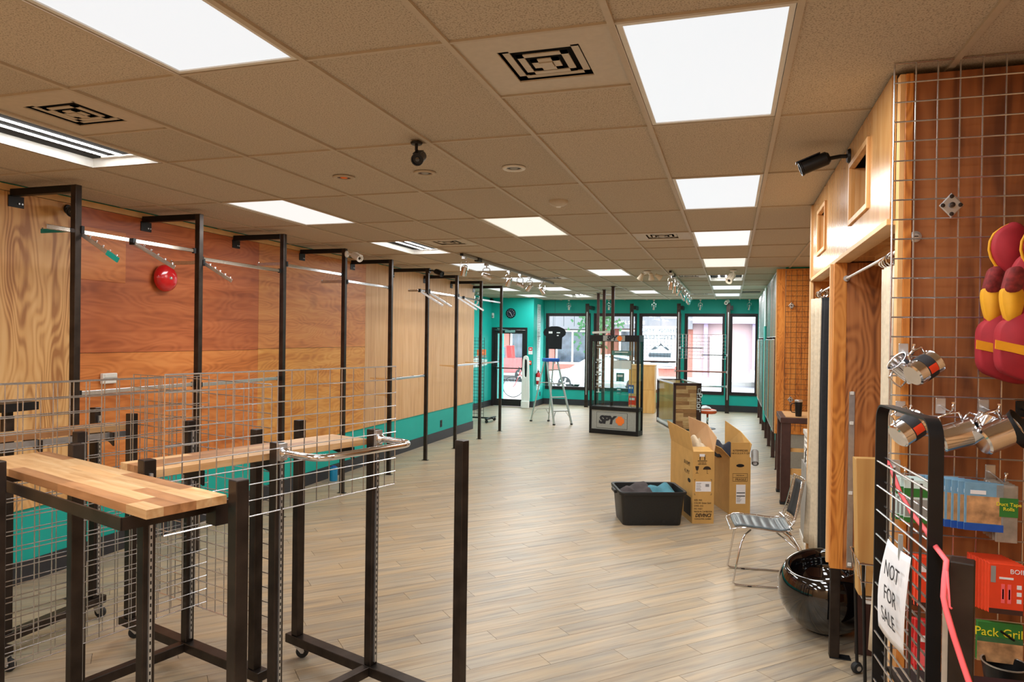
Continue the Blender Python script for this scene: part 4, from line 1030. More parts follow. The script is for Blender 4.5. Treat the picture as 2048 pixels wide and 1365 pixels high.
MB().add([(0, 0, h), (0, d, h), (-.12, d, h+.12), (-.10, .0, h+.10), (th, 0, h), (th, d, h), (-.116, d, h+.126), (-.096, .0, h+.106)], [(0, 1, 2, 3), (7, 6, 5, 4), (0, 4, 5, 1), (1, 5, 6, 2), (2, 6, 7, 3), (3, 7, 4, 0)]).build('side_flap', 'cardboard', t)
MB().add([(w, .05, h), (w, d, h), (w, d, h+.31), (w+.02, .35, h+.24), (w+.03, .05, h+.14), (w-th, .05, h), (w-th, d, h), (w-th, d, h+.31), (w+.014, .35, h+.24), (w+.024, .05, h+.14)],
         [(0, 1, 2, 3, 4), (9, 8, 7, 6, 5), (0, 5, 6, 1), (1, 6, 7, 2), (2, 7, 8, 3), (3, 8, 9, 4), (4, 9, 5, 0)]).build('side_flap', 'cardboard', t)
fr_txt(t, 'KITEMPEDEK', .03, w/2, h+.075); fr_txt(t, '140 X 21.5 X 71 CM', .027, w/2, h+.045, wide=.9)
MB().prism([(w/2+.045*math.cos(a*PI/8), .54+.018*math.sin(a*PI/8)) for a in range(16)], 1, -.0012, 0).build('hand_hole', 'dark_void', t)
for q in ((.035, .20, .452, .455), (.035, .20, .365, .368), (.035, .20, .408, .411), (.035, .038, .365, .455), (.197, .20, .365, .455)): flat(t, 'fragile_frame', 'print', *q)
fr_txt(t, 'FRAGILE', .036, .125, .386, wide=.9); fr_txt(t, 'THIS SIDE UP', .015, .117, .432)
flat(t, 'shipping_label', 'paper', .075, .18, .12, .33, -.0016)
for z0, z1 in ((.235, .245), (.20, .21)): flat(t, 'label_band', 'ink', .08, .175, z0, z1, -.0022)
for k in range(5): flat(t, 'label_line', 'ink', .082, .12+.008*(k % 3), .14+.012*k, .143+.012*k, -.0022)
heap('dark jacket stuffed in the fragile carton', 'jacket', 'navy', (.003-.10, 8.32, .52), .353, .2, .40, .22, 9)
t = thing('paper_roll', 'rolled grey paper sticking out beside the fragile carton', 'paper roll', (.27, 8.22, .58))
MB().tube([(0, -.03, -.02), (.0, .12, .09)], .038, 14, False).build('roll', 'gray_plastic', t, True); MB().tube([(0, -.028, -.018), (.0, .12, .09)], .022, 12, False).build('inner_turn', 'paper', t, True)

# ---- display case lettered SPY
t = thing('display_case', 'tall glass display case in a black frame lettered SPY', 'display case', (-2.735, 14.08, 0), -.195)
w, d, H2, hb2 = 1.03, .30, 1.99, .55
bevel(MB().box(0, w, 0, d, .0, .09).build('plinth', 'steel_black', t), .004)
bevel(MB().box(.03, w-.03, .02, d-.02, .09, hb2-.07).build('cabinet', 'gray_panel', t), .002)
bevel(MB().box(0, w, -.005, d+.005, hb2-.07, hb2).build('deck', 'steel_black', t), .004)
bevel(MB().box(.16, .80, .012, .02, .12, .43).build('cabinet_door', 'gray_panel', t), .003)
bevel(MB().box(.155, .805, .016, .019, .115, .435).build('door_gap', 'dark_void', t), .001)
MB().lathe([(0, .01), (.012, .008), (.012, 0)], 12, Matrix.Translation((.775, .012, .34)) @ Matrix.Rotation(PI/2, 4, 'X')).build('lock', 'zinc', t)
for x, y in ((0, 0), (w-.045, 0), (0, d-.045), (w-.045, d-.045)): bevel(MB().box(x, x+.045, y, y+.045, .09, H2-.12).build('corner_post', 'steel_black', t), .003)
bevel(MB().box(0, w, 0, d, H2-.13, H2).build('canopy', 'steel_black', t), .004)
MB().box(.28, .74, -.006, 0, H2-.12, H2-.01).build('sign_plate', 'gray_panel', t)
def spy_logo(x, z, s, y):
    text('SPY', s, 'ink', t, frame((x, y, z), FX_, FZ_), 'logo_word', .004, .18, .9, 'CENTER', 1.05, s*.06)
    c = x+s*1.35; r = s*.42; k = .42; pl = []
    for q in range(4):
        a = q*PI/2; ca, sa = math.cos(a), math.sin(a)
        for px_, pz_ in ((r, -r*k), (r, r*k), (r*.62, r*.62)): pl.append((c+px_*ca-pz_*sa, z+px_*sa+pz_*ca))
    MB().prism(pl, 1, y-.004, y).build('logo_cross', 'orange', t)
spy_logo(.46, H2-.066, .125, -.007); spy_logo(.37, .28, .21, .011)
for x0, x1, y0, y1 in ((.045, w-.045, .004, .008), (.045, w-.045, d-.008, d-.004), (.004, .008, .045, d-.045), (w-.008, w-.004, .045, d-.045)):
    MB().box(x0, x1, y0, y1, hb2, H2-.13).build('glass_pane', 'case_glass', t)
for z in (.80, 1.05, 1.30, 1.58): MB().box(.045, w-.045, .02, d-.02, z, z+.008).build('glass_shelf', 'case_glass', t)
for x in (.08, .86):
    b = MB()
    for z in (.58, 1.86): b.tube([(x, .06, .56), (x, .06, 1.86)], .006, 6)
    b.build('shelf_upright', 'zinc', t)
case_inv = Matrix.Translation((-2.735, 14.08, 0)) @ Matrix.Rotation(-.195, 4, 'Z')
def in_case(name, label, cat, x, z, bx, mat, y=.14):
    o = thing(name, label, cat, tuple(case_inv @ Vector((x, y, z))), -.195)
    bevel(MB().box(-bx[0]/2, bx[0]/2, -.012, .012, 0, bx[1]).build('card', mat, o), .002); MB().box(-bx[0]*.3, bx[0]*.3, -.04, .04, 0, .004).build('base', 'white_plastic', o)
    MB().box(-bx[0]*.35, bx[0]*.35, -.0135, -.012, bx[1]*.55, bx[1]*.8).build('printed_band', 'paper', o)
in_case('sign_card', 'long teal sign card on the top shelf of the display case', 'card', .62, 1.588, (.40, .09), 'teal_card')
in_case('sign_card', 'large white card under the teal sign in the display case', 'card', .64, 1.31, (.36, .17), 'paper')
in_case('product_card', 'square teal product card inside the display case', 'card', .60, 1.06, (.16, .17), 'teal_card')
in_case('product_card', 'small dark teal card low in the display case', 'card', .58, .83, (.10, .10), 'teal_card')
in_case('product_card', 'blue product card at the edge of the display case', 'card', .83, .83, (.11, .17), 'blue')
in_case('product_card', 'orange product card low in the display case', 'card', .86, .60, (.15, .18), 'orange_box')
in_case('product_card', 'brown card at the top corner of the display case', 'card', .14, 1.72, (.13, .08), 'steel_brown')
for z in (1.06, 1.31, .82):
    o = thing('sunglasses_stand', 'white sunglasses stand at the left end of the display case', 'stand', tuple(case_inv @ Vector((.14, .14, z))), -.195, 'sunglasses stands in the display case')
    MB().lathe([(0, 0), (.05, 0), (.05, .008), (.012, .015), (.01, .16), (0, .16)], 14).build('stem', 'white_plastic', o, True); MB().tube([(-.06, -.02, .12), (-.02, -.03, .10), (.02, -.03, .10), (.06, -.02, .12)], .012, 6).build('sunglasses', 'black_gloss', o, True)
    MB().box(-.05, .05, -.01, .01, .15, .19).build('header_card', 'paper', o)

# ---- glass counter with a plank end
t = thing('glass_counter', 'glass showcase counter with a wooden plank end panel and dark frame', 'counter', (-1.14, 15.09, 0), .31)
w, L, Hc = .585, 1.66, 1.0; fw = .05
for x, y in ((0, 0), (0, L-fw), (w-fw, L-fw)): bevel(MB().box(x, x+fw, y, y+fw, 0, Hc).build('corner_post', 'steel_brown', t), .003)
bevel(MB().box(w-.10, w, 0, .05, 0, Hc).build('name_board', 'steel_brown', t), .003)
bevel(MB().box(0, w, 0, fw, Hc-.05, Hc+.004).build('end_rail', 'steel_brown', t), .003)
for x in (0, w-.03): MB().box(x, x+.03, fw, L, Hc-.03, Hc).build('top_rail', 'zinc', t); MB().box(x, x+.03, fw, L-fw, .02, .10).build('bottom_rail', 'zinc', t)
MB().box(.0, w, L-.03, L, Hc-.03, Hc).build('top_rail', 'steel_brown', t)
MB().box(0, w, .05, L, .02, .05).build('deck', 'gray_plastic', t)
rnd = random.Random(4)
for r in range(11):
    z0 = .04+r*.0832; cut = rnd.uniform(.12, .32)
    for x0, x1 in ((.05, .05+cut), (.05+cut, w-.10)):
        MB().box(0, x1-x0-.001, 0, .02, 0, .0822).build('end_plank', 'stave_dark' if rnd.random() < .3 else 'stave', t).location = (x0, .012, z0)
bevel(MB().box(.05, w-.05, L-.03, L-.01, .05, Hc-.03).build('far_end_panel', 'maple', t), .002)
MB().box(.012, .016, .05, L-.05, .10, Hc-.03).build('glass_pane', 'case_glass', t); MB().box(w-.016, w-.012, .05, L-.05, .10, Hc-.03).build('glass_pane', 'case_glass', t)
MB().box(.02, w-.02, .05, L-.02, Hc-.012, Hc-.004).build('glass_top', 'case_glass', t); MB().box(.03, w-.03, .08, L-.05, .62, .628).build('glass_shelf', 'case_glass', t)
text('Prior', .17, 'paper', t, frame((w-.045, -.002, .60), (0, 0, -1), (1, 0, 0)), 'lettering', .001, 0, 1., 'CENTER', 1.15)
text('SNOWBOARDS', .035, 'paper', t, frame((w-.088, -.002, .60), (0, 0, -1), (1, 0, 0)), 'lettering', .001, 0, 1.4)
for q in ((w-.075, w-.020, .885, .893), (w-.075, w-.068, .80, .893), (w-.027, w-.020, .80, .893), (w-.06, w-.035, .80, .807)): MB().box(q[0], q[1], -.002, 0, q[2], q[3]).build('emblem_bar', 'paper', t)
t = thing('wooden_cabinet', 'plain maple plywood cabinet standing behind the glass counter', 'cabinet', (-2.20, 18.35, 0))
bevel(MB().box(-.33, .33, -.01, .45, .0, .60).build('lower_box', 'maple', t), .003); bevel(MB().box(-.33, .33, -.01, .45, .603, 1.23).build('upper_box', 'maple', t), .003)
bevel(MB().box(-.35, .35, -.02, .46, 1.23, 1.25).build('top', 'pine_edge', t), .003)
p = FL(1420, 862); t = thing('stool', 'low stool with an orange vinyl seat beside the glass counter', 'stool', (-.47, 15.75, 0))
autosmooth(MB().lathe([(0, .33), (.17, .33), (.19, .345), (.195, .38), (.18, .41), (.10, .425), (0, .43)], 28).build('seat', 'orange_vinyl', t))
autosmooth(MB().lathe([(.19, .383), (.185, .405), (.17, .415)], 28).build('seat_piping', 'white_plastic', t))
MB().tube([(0, 0, .03), (0, 0, .33)], .022, 12).build('pedestal', 'chrome', t, True); autosmooth(MB().lathe([(0, .03), (.1, .025), (.17, .012), (.175, 0), (0, 0)], 28).build('base', 'steel_black', t))
heap('crumpled white cloth lying on the orange stool', 'cloth', 'paper', (-.62, 15.65, .42), 0, .22, .2, .07, 12, 'cloth')

# ---- step ladder
t = thing('step_ladder', 'aluminium step ladder with a blue top cap', 'ladder', (-3.84, 15.33, 0))
o = Vector((-3.84, 15.33, 0)); ft = {k: FL(*uv)-o for k, uv in dict(rl=(1062, 843), rr=(1097, 843), fl=(1108, 851), fr=(1143, 850)).items()}
tc = PY(1102, 722, 15.33)-o
ax = (ft['fr']-ft['fl']).normalized()
tp = {'fl': tc-ax*.12+Vector((.03, -.03, 0)), 'fr': tc+ax*.13+Vector((.03, -.03, 0)), 'rl': tc-ax*.11+Vector((-.06, .05, 0)), 'rr': tc+ax*.11+Vector((-.06, .05, 0))}
for k in ft:
    MB().bar(ft[k]+Vector((0, 0, .02)), tp[k], .022 if k[0] == 'r' else .03, .055 if k[0] == 'f' else .035, ax.cross(Vector((0, 0, 1)))).build('rail', 'alu', t)
    MB().box(-.022, .022, -.035, .035, 0, .03, Matrix.Translation(ft[k])).build('foot', 'rubber', t)
for z in (.30, .60, .90, 1.20):
    a, c = [ft[k].lerp(tp[k], z/tp[k].z) for k in ('fl', 'fr')]
    MB().bar(a, c, .075, .024).build('step', 'alu', t)
for z in (.30, .90):
    a, c = [ft[k].lerp(tp[k], z/tp[k].z) for k in ('rl', 'rr')]; MB().bar(a, c, .03, .02).build('rear_brace', 'alu', t)
    if z < .5:
        for s, k in ((1, 'rl'), (-1, 'rr')):
            e = a if s == 1 else c; q = ft[k].lerp(tp[k], .15/tp[k].z); MB().bar(q, e+(c-a)*(.25*s), .012, .012).build('knee_brace', 'alu', t)
for s, k in ((1, 'fl'), (-1, 'fr')):
    a, c = [ft[j].lerp(tp[j], .30/tp[j].z) for j in ('fl', 'fr')]; e = a if s == 1 else c; q = ft[k].lerp(tp[k], .13/tp[k].z); MB().bar(q, e+(c-a)*(.2*s), .012, .012).build('knee_brace', 'alu', t)
for kf, kr in (('fl', 'rl'), ('fr', 'rr')): MB().bar(ft[kf].lerp(tp[kf], .62), ft[kr].lerp(tp[kr], .60), .02, .006).build('spreader', 'alu', t)
mt = Matrix.Translation(tc) @ Matrix.Rotation(math.atan2(ax.y, ax.x), 4, 'Z')
bevel(MB().box(-.17, .17, -.10, .12, -.02, .055, mt).build('top_cap', 'blue', t), .012, 2)

# ---- table, louvred unit and mug by the fitting room
t = thing('work_table', 'brown steel framed work table between fitting room and orange panel', 'table', (.575, 8.80, 0))
for x, y in ((0, 0), (0, .7), (.9, 0), (.9, .7)): bevel(MB().box(x, x+.105, y, y+.10, .03, .97).build('leg', 'steel_brown', t), .004); MB().box(x-.005, x+.11, y-.005, y+.105, 0, .03).build('foot', 'rubber', t)
bevel(MB().box(-.01, 1.05, -.01, .81, .955, 1.02).build('top_frame', 'steel_brown', t), .004); MB().box(.05, 1.0, .05, .76, 1.02, 1.028).build('table_top', 'stave', t)
MB().box(.1, .9, .03, .07, .35, .42).build('stretcher', 'maple', t); MB().box(.1, .9, .03, .07, .62, .66).build('stretcher', 'maple', t)
t = thing('travel_mug', 'black travel mug with a handle and steel lid on the work table', 'mug', (.77, 8.93, 1.028))
autosmooth(MB().lathe([(0, 0), (.032, 0), (.035, .008), (.043, .17), (.043, .175), (0, .175)], 24).build('body', 'steel_black', t)); autosmooth(MB().lathe([(.044, .172), (.045, .19), (.038, .198), (0, .198)], 24).build('lid', 'zinc', t))
MB().tube([(-.038, 0, .045), (-.075, 0, .05), (-.085, 0, .07), (-.085, 0, .13), (-.075, 0, .15), (-.042, 0, .155)], .006, 8).build('handle', 'steel_black', t, True)
t = thing('louvred_cabinet', 'white louvred display unit beside the work table', 'cabinet', (.80, 7.55, 0))
for y in (0, .95): MB().box(0, .5, y, y+.05, 0, .88).build('side_panel', 'steel' if y == 0 else 'white_paint', t)
MB().box(-.01, .52, -.01, 1.01, .88, .93).build('top_rim', 'white_paint', t); MB().box(0, .5, 0, 1.0, 0, .06).build('plinth', 'white_paint', t); MB().box(.05, .5, .05, .95, .06, .88).build('core', 'gray_plastic', t)
for k in range(12): MB().box(0, .045, .05, .95, .09+k*.066, .098+k*.066, Matrix.Translation((0, 0, .09+k*.066)) @ Matrix.Rotation(-.5, 4, 'Y') @ Matrix.Translation((0, 0, -.09-k*.066))).build('slat', 'white_paint', t)
t = thing('magazine_pile', 'pile of printed papers lying on the louvred unit', 'papers', (1.0, 7.9, .93))
for k in range(4): MB().box(-.15, .13, -.2, .2, k*.008, k*.008+.007, Matrix.Rotation(.2*k-.3, 4, 'Z')).build('sheet', ('paper', 'tan_print', 'gray_plastic', 'paper')[k], t)
t = thing('power_cord', 'black cord hanging down beside the wire chair with a plug', 'cord', (.70, 7.30, .70))
MB().tube([(.12, 0, .32), (.04, 0, .25), (0, 0, .16), (-.005, 0, .02)], .005, 6).build('cable', 'rubber', t, True); bevel(MB().box(-.02, .012, -.012, .012, -.04, .02).build('plug', 'rubber', t), .004)
t = thing('flat_panel', 'white panel leaning at the edge of the fitting room', 'panel', (.68, 7.2, .0)); MB().box(0, .02, -.5, .3, 0.01, .75).build('board', 'gray_plastic', t); MB().box(-.008, 0, -.52, .32, 0, .05).build('base_trim', 'white_paint', t)

# ================================================================ RIGHT WALL GALLERY
op = thing('plywood_screen', 'orange plywood end screen behind a dark wire grid', 'screen', (.64, 11.10, .545))
bevel(MB().box(0, 1.05, 0, .02, 0, 2.44).build('board', 'oak_orange', op), .002); bevel(MB().box(-.015, 0, -.004, .024, 0, 2.44).build('edge_strip', 'pine_edge', op), .001)
gridwall('dark wire grid mounted on the orange plywood panel', (.755, 11.075, .60), 0, .61, 2.36, .0762, .0026, 'wire_dark')
def clipd(label, x, y, z, s=.06):
    t = thing('grid_clip', label, 'clip', (x, y, z)); MB().prism([(s, 0), (0, s*1.15), (-s, 0), (0, -s*1.15)], 1, -.008, 0, .12).build('plate', 'zinc', t)
    MB().lathe([(0, .016), (.01, .014), (.01, .0)], 10, Matrix.Translation((0, -.008, 0)) @ Matrix.Rotation(PI/2, 4, 'X')).build('screw', 'steel', t)
    for dx, dz in ((0, s*.8), (s*.7, 0), (-s*.7, 0), (0, -s*.8)): MB().lathe([(0, .004), (.008, .003), (.008, 0)], 8, Matrix.Translation((dx, -.008, dz)) @ Matrix.Rotation(PI/2, 4, 'X')).build('rivet', 'steel', t)
p = PY(1583, 612, 11.06); clipd('dark diamond grid clip high on the orange panel', p.x, 11.06, p.z, .045)
p = PY(1581, 800, 11.06); clipd('dark diamond grid clip low on the orange panel', p.x, 11.06, p.z, .045)
gp = None
for i, y in enumerate((11.13, 12.28, 13.57, 14.66, 15.94, 17.16, 18.47)):
    if gp is None:
        gp = thing('display_post', 'brown steel post under the wire grids of the teal side wall', 'post', (.675, y, 0), 0, 'posts under the side wall grids')
        bevel(MB().box(-.028, .028, 0, .055, .004, 2.95).build('upright', 'steel_brown', gp), .003); MB().box(-.04, .04, -.01, .065, 0, .004).build('foot_plate', 'steel_black', gp)
    else: dup(gp, (.675, y, 0))
for y0, n in ((11.16, 2), (15.25, 2)):
    for k in range(n):
        y = y0+k*1.4
        gridwall('upper wire grid on the teal side wall posts', (.632, y, 1.98), PI/2, 1.3, .96, .0762, .004, 'wire', 'upper side wall grids')
        gridwall('lower wire grid on the teal side wall posts', (.612, y, .56), PI/2, 1.3, 1.38, .0762, .004, 'wire', 'lower side wall grids')
        t = thing('grid_backing', 'narrow wooden upright beside a side wall grid', 'board', (.600, y+1.33, .62), 0, 'wooden uprights beside the grids')
        bevel(MB().box(0, .03, 0, .05, 0, 1.30).build('board', 'steel_brown', t), .002); MB().box(-.004, .0, .0, .05, 0, 1.3).build('edge', 'pine_edge', t)
t = thing('teal_divider', 'narrow teal divider panel between the two side wall grids', 'panel', (.615, 14.35, .35)); bevel(MB().box(0, .03, 0, .55, 0, 1.85).build('panel', 'teal', t), .002); MB().box(.005, .025, .0, .5, 1.85, 2.6).build('upper_panel', 'mural_white', t)

# ================================================================ WINDOW FRONT
wp = None
WPL = {-3.83: 'between ladder and display case', -2.60: 'behind the display case', -1.35: 'beside the thank you sheet', -.085: 'carrying the small white camera'}
for x in (-3.83, -2.60, -1.35, -.085):
    if wp is None:
        wp = thing('window_post', 'slotted steel window post '+WPL[x], 'post', (x, 19.22, 0), 0, 'steel posts in front of the windows')
        bevel(MB().box(-.05, .05, 0, .05, .004, 2.88).build('upright', 'steel', wp), .003); MB().box(-.01, .01, -.006, 0, .35, 2.65).build('slotted_strip', 'zinc', wp)
        MB().box(.05, .12, .0, .48, 2.72, 2.82).build('wall_bracket', 'steel_black', wp); MB().box(-.06, .06, -.01, .06, 0, .004).build('foot_plate', 'steel_black', wp)
    else: dup(wp, (x, 19.22, 0), None, 'slotted steel window post '+WPL[x])
gridwall('wire grid hung before the window that carries the thank you sheet', (-2.36, 19.17, 1.30), 0, .92, .72, .09, .004, 'wire_dark')
gridwall('wire grid hung before the window facing the pink shopfront', (-1.33, 19.17, 1.42), 0, 1.20, .64, .09, .004, 'wire')
def cross_bar(label, x0, x1, z, mat, r=.02, y=19.16):
    t = thing('cross_bar', label, 'bar', (x0, y, z)); MB().tube([(0, 0, 0), (x1-x0, 0, 0)], r, 8).build('tube', mat, t, True)
    for x in (0, x1-x0): MB().box(x-.02, x+.02, -.02, .06, -.03, .03).build('end_bracket', 'zinc', t)
cross_bar('thin dark bar in front of the upper window grid', -1.30, -.72, 1.70, 'steel_black', .012, 19.12); cross_bar('thin dark bar at the lower edge of the window grid', -.72, -.10, 1.52, 'steel_black', .012, 19.12)
cross_bar('rose painted bar across the window facing the pink shopfront', -1.42, -.10, 1.08, 'pink_brick'); cross_bar('pale lower bar across the window facing the pink shopfront', -1.35, -.10, .70, 'zinc')
cross_bar('brown bar across the window above the maple cabinet', -2.95, -1.40, 1.32, 'steel_brown')
# centre row of floor to ceiling posts
cp = None
for x, y in ((-2.358, 14.55), (-2.70, 15.45), (-3.035, 16.57)):
    if cp is None:
        cp = thing('ceiling_post', 'slim brown steel post from floor to ceiling behind the display case', 'post', (x, y, 0), 0, 'floor to ceiling posts behind the display case')
        bevel(MB().box(-.03, .03, -.03, .03, .004, 3.0).build('upright', 'steel_brown', cp), .003); MB().box(-.05, .05, -.05, .05, 0, .004).build('foot_plate', 'steel_black', cp); MB().box(-.045, .045, -.045, .045, 2.99, 3.0).build('cap_plate', 'steel_black', cp)
    else: dup(cp, (x, y, 0))
MB().bar((-.03, 0, 2.06), (-.45, .15, 2.04), .02, .045).build('display_arm', 'white_paint', cp); MB().box(-.04, .04, -.04, .04, 2.0, 2.1).build('arm_clamp', 'steel_brown', cp)

# thank you sheet (mirrored from inside) on the third window
t = thing('window_sheet', 'translucent sheet taped in the window with mirrored thank you lettering', 'sign', (-1.88, YW-.035, 1.18))
MB().box(-.47, .47, 0, .002, 0, 1.10).build('sheet', 'film', t)
for s, sz, z in (('THANK YOU', .17, .97), ('REVELSTOKE', .15, .80)): text(s, sz, 'ink_film', t, frame((0, .0, z), (-1, 0, 0), (0, 0, 1)) @ Matrix.Diagonal((1, 1, -1, 1)), 'lettering', .001)
MB().prism([(-.25, .44), (-.12, .55), (-.07, .50), (.03, .64), (.12, .52), (.16, .55), (.27, .44), (.2, .44), (.03, .58), (-.1, .46)], 1, -.003, 0).build('mountain_mark', 'ink_film', t)
MB().box(-.3, .3, -.003, 0, .24, .36).build('text_block', 'ink_film', t); MB().box(-.25, .25, -.003, 0, .08, .12).build('text_line', 'ink_film', t)
# dark t-shirt cut-out hanging in the first window
t = thing('hanging_shirt', 'black t-shirt shape hanging in the first window above the ladder', 'shirt', (-4.77, 19.30, 1.60))
pts_ = [(-.21, 0), (.21, 0), (.22, .33), (.31, .40), (.33, .48), (.28, .57), (.15, .63), (.08, .645), (-.08, .645), (-.15, .63), (-.28, .57), (-.33, .48), (-.31, .40), (-.22, .33)]
bevel(MB().prism(pts_, 1, -.012, .012).build('shirt', 'black_cloth', t), .006, 2)
for q in ((-.17, -.06, .44, .50), (.06, .16, .45, .48), (.07, .12, .37, .40)): MB().box(q[0], q[1], -.014, -.012, q[2], q[3]).build('print', 'paper', t)
MB().tube([(0, 0, .645), (0, .01, 1.402)], .003, 5).build('hanging_line', 'steel_black', t)

# ================================================================ ENTRANCE
p = PY(1022, 627, YD); t = thing('wall_clock', 'round black wall clock above the glazed entrance door', 'clock', (p.x, YD, p.z)); rot = Matrix.Rotation(PI/2, 4, 'X')
autosmooth(MB().lathe([(0, 0), (.135, 0), (.14, .012), (.135, .028), (.122, .03), (.118, .02), (0, .02)], 40, rot).build('case', 'steel_black', t)); MB().lathe([(.116, .021), (0, .021)], 32, rot).build('dial', 'navy', t)
for k in range(12):
    a = k*PI/6; MB().box(-.004, .004, -.0225, -.021, .09, .108, Matrix.Rotation(a, 4, 'Y')).build('hour_mark', 'paper', t)
MB().box(-.005, .005, -.025, -.0235, -.01, .06, Matrix.Rotation(-.75, 4, 'Y')).build('hour_hand', 'paper', t); MB().box(-.0035, .0035, -.027, -.0255, -.01, .09, Matrix.Rotation(2.65, 4, 'Y')).build('minute_hand', 'paper', t)
p = PY(983, 631, YD); t = thing('motion_sensor', 'small white motion sensor on the teal wall by the door', 'sensor', (-6.36, YD, 2.52)); bevel(MB().box(-.03, .03, -.035, 0, -.07, .07).build('body', 'white_plastic', t), .01, 2); MB().box(-.02, .02, -.04, -.035, -.05, .0).build('lens', 'gray_plastic', t)
p = PY(1061, 702, YD); t = thing('notice', 'small red and white safety notice on the teal wall', 'notice', (p.x, YD, p.z)); MB().box(-.06, .06, -.004, 0, -.1, .1).build('plate', 'paper', t); MB().box(-.055, .055, -.006, -.004, .0, .095).build('red_field', 'red_plain', t); MB().box(-.03, .03, -.007, -.006, .03, .06).build('white_mark', 'paper', t)
p = PY(1060, 726, YD); t = thing('alarm_button', 'red pull alarm box beside the entrance door', 'alarm box', (p.x, YD, p.z)); bevel(MB().box(-.045, .045, -.04, 0, -.055, .055).build('box', 'orange_box', t), .006); MB().box(-.03, .03, -.048, -.04, -.02, .02).build('handle', 'paper', t)
t = thing('fire_extinguisher', 'red fire extinguisher hung on the side wall by the first window', 'fire extinguisher', (-5.11, 18.86, .62))
autosmooth(MB().lathe([(0, 0), (.055, 0), (.06, .01), (.06, .27), (.045, .315), (.02, .335), (.02, .36), (0, .36)], 24).build('cylinder', 'red_enamel', t)); MB().box(-.05, .05, -.061, -.055, .1, .2).build('label', 'paper', t)
MB().box(-.012, .012, -.07, .02, .35, .375).bar((0, .02, .375), (0, -.09, .41), .014, .008).build('lever', 'steel_black', t); MB().tube([(.02, 0, .35), (.07, 0, .33), (.075, 0, .2), (.065, 0, .08)], .009, 8).build('hose', 'rubber', t, True)
MB().box(-.07, -.055, -.03, .03, .1, .3).build('wall_bracket', 'steel_black', t)
t = thing('tall_plaque', 'tall narrow white board with rows of grey print on the side wall', 'board', (-5.178, 19.08, .45)); MB().box(0, .008, -.16, .16, 0, 2.4).build('board', 'mural_white', t)
b = MB(); rnd = random.Random(2)
for k in range(46):
    z = .1+k*.05; a = rnd.uniform(.03, .14); b.box(.008, .0095, -.14, -.14+2*a, z, z+.012)
b.build('printed_rows', 'gray_plastic', t, stuff=True)
for z in (.45, 1.5, 1.9): MB().box(.008, .02, -.16, .16, z, z+.01).build('clamp_strip', 'steel_black', t)
t = thing('side_outlet', 'black outlet low on the side wall by the first window', 'outlet', (-5.18, 19.3, .32)); bevel(MB().box(0, .008, -.04, .04, -.06, .06).build('plate', 'steel_black', t), .002); MB().box(.008, .01, -.02, .02, -.04, .04).build('socket', 'rubber', t)
t = thing('paddle_board', 'tall white foam display blade standing beside the entrance door', 'display blade', (-5.30, 18.25, 0))
b = MB(); oz = 1.43
out = [(-.10, 0), (.10, 0), (.115, .30), (.10, .9), (.085, 1.30), (.06, 1.40), (0, 1.435), (-.06, 1.40), (-.085, 1.30), (-.10, .9), (-.115, .30)]
inn = [(-.03, .85), (.03, .85), (.045, 1.1), (.04, 1.28), (0, 1.33), (-.04, 1.28), (-.045, 1.1)]
for s in (-1, 1):
    pl = [(s*.10, 0), (s*.115, .30), (s*.10, .9), (s*.085, 1.30), (s*.06, 1.40), (0, 1.435), (0, 1.34), (s*.035, 1.30), (s*.042, 1.1), (s*.03, .86), (0, .83), (0, 0)]
    b.prism(pl, 1, -.03, .03)
bevel(b.build('blade', 'white_plastic', t), .008, 2); bevel(MB().box(-.11, .11, -.08, .02, 0, .20).build('foot_block', 'white_plastic', t), .02, 2)

# alcove: grid stand, mural, lamp
gridwall('tall black wire grid stand in the teal alcove', (-5.95, 15.0, .10), 0, .61, 1.8, .0762, .004, 'wire_dark')
t = thing('grid_stand_base', 'black rolling base of the wire grid stand in the alcove', 'base', (-5.6, 15.0, 0)); MB().box(-.4, .5, -.03, .03, .07, .10).box(.4, .46, -.3, .3, .07, .10).build('beam', 'steel_black', t)
for y in (-.27, .27): autosmooth(MB().lathe([(0, -.015), (.035, -.015), (.035, .015), (0, .015)], 16, Matrix.Translation((.43, y, .035)) @ Matrix.Rotation(PI/2, 4, 'X')).build('wheel', 'rubber', t))
t = thing('mountain_mural', 'white mountain and tree mural with an orange patch on the alcove wall', 'mural', (XA, 16.9, .9))
for k, (y, z, hh) in enumerate(((-.9, .1, 1.2), (-.5, 0, 1.4), (-.1, .05, .9))): MB().prism([(y-.18, z), (y+.18, z), (y+.1, z+hh*.4), (y+.12, z+hh*.4), (y, z+hh), (y-.12, z+hh*.4), (y-.1, z+hh*.4)], 0, 0, .006).build('tree_shape', 'mural_white', t)
MB().prism([(.1, .2), (1.3, .25), (1.3, .40), (.9, .42), (.5, .52), (.1, .38)], 0, 0, .006).build('slope_shape', 'mural_white', t); MB().box(0, .008, .5, 1.2, .52, .68).build('orange_patch', 'orange', t); MB().box(0, .007, .2, 1.25, .46, .50).build('grey_band', 'gray_plastic', t)
p = PX(968, 600, -6.0); t = spot_head('spot_head', 'chrome spot head in the ceiling of the teal alcove', None, (-5.9, 16.0, ZC-.005), .6, .7, .06, 1.3)
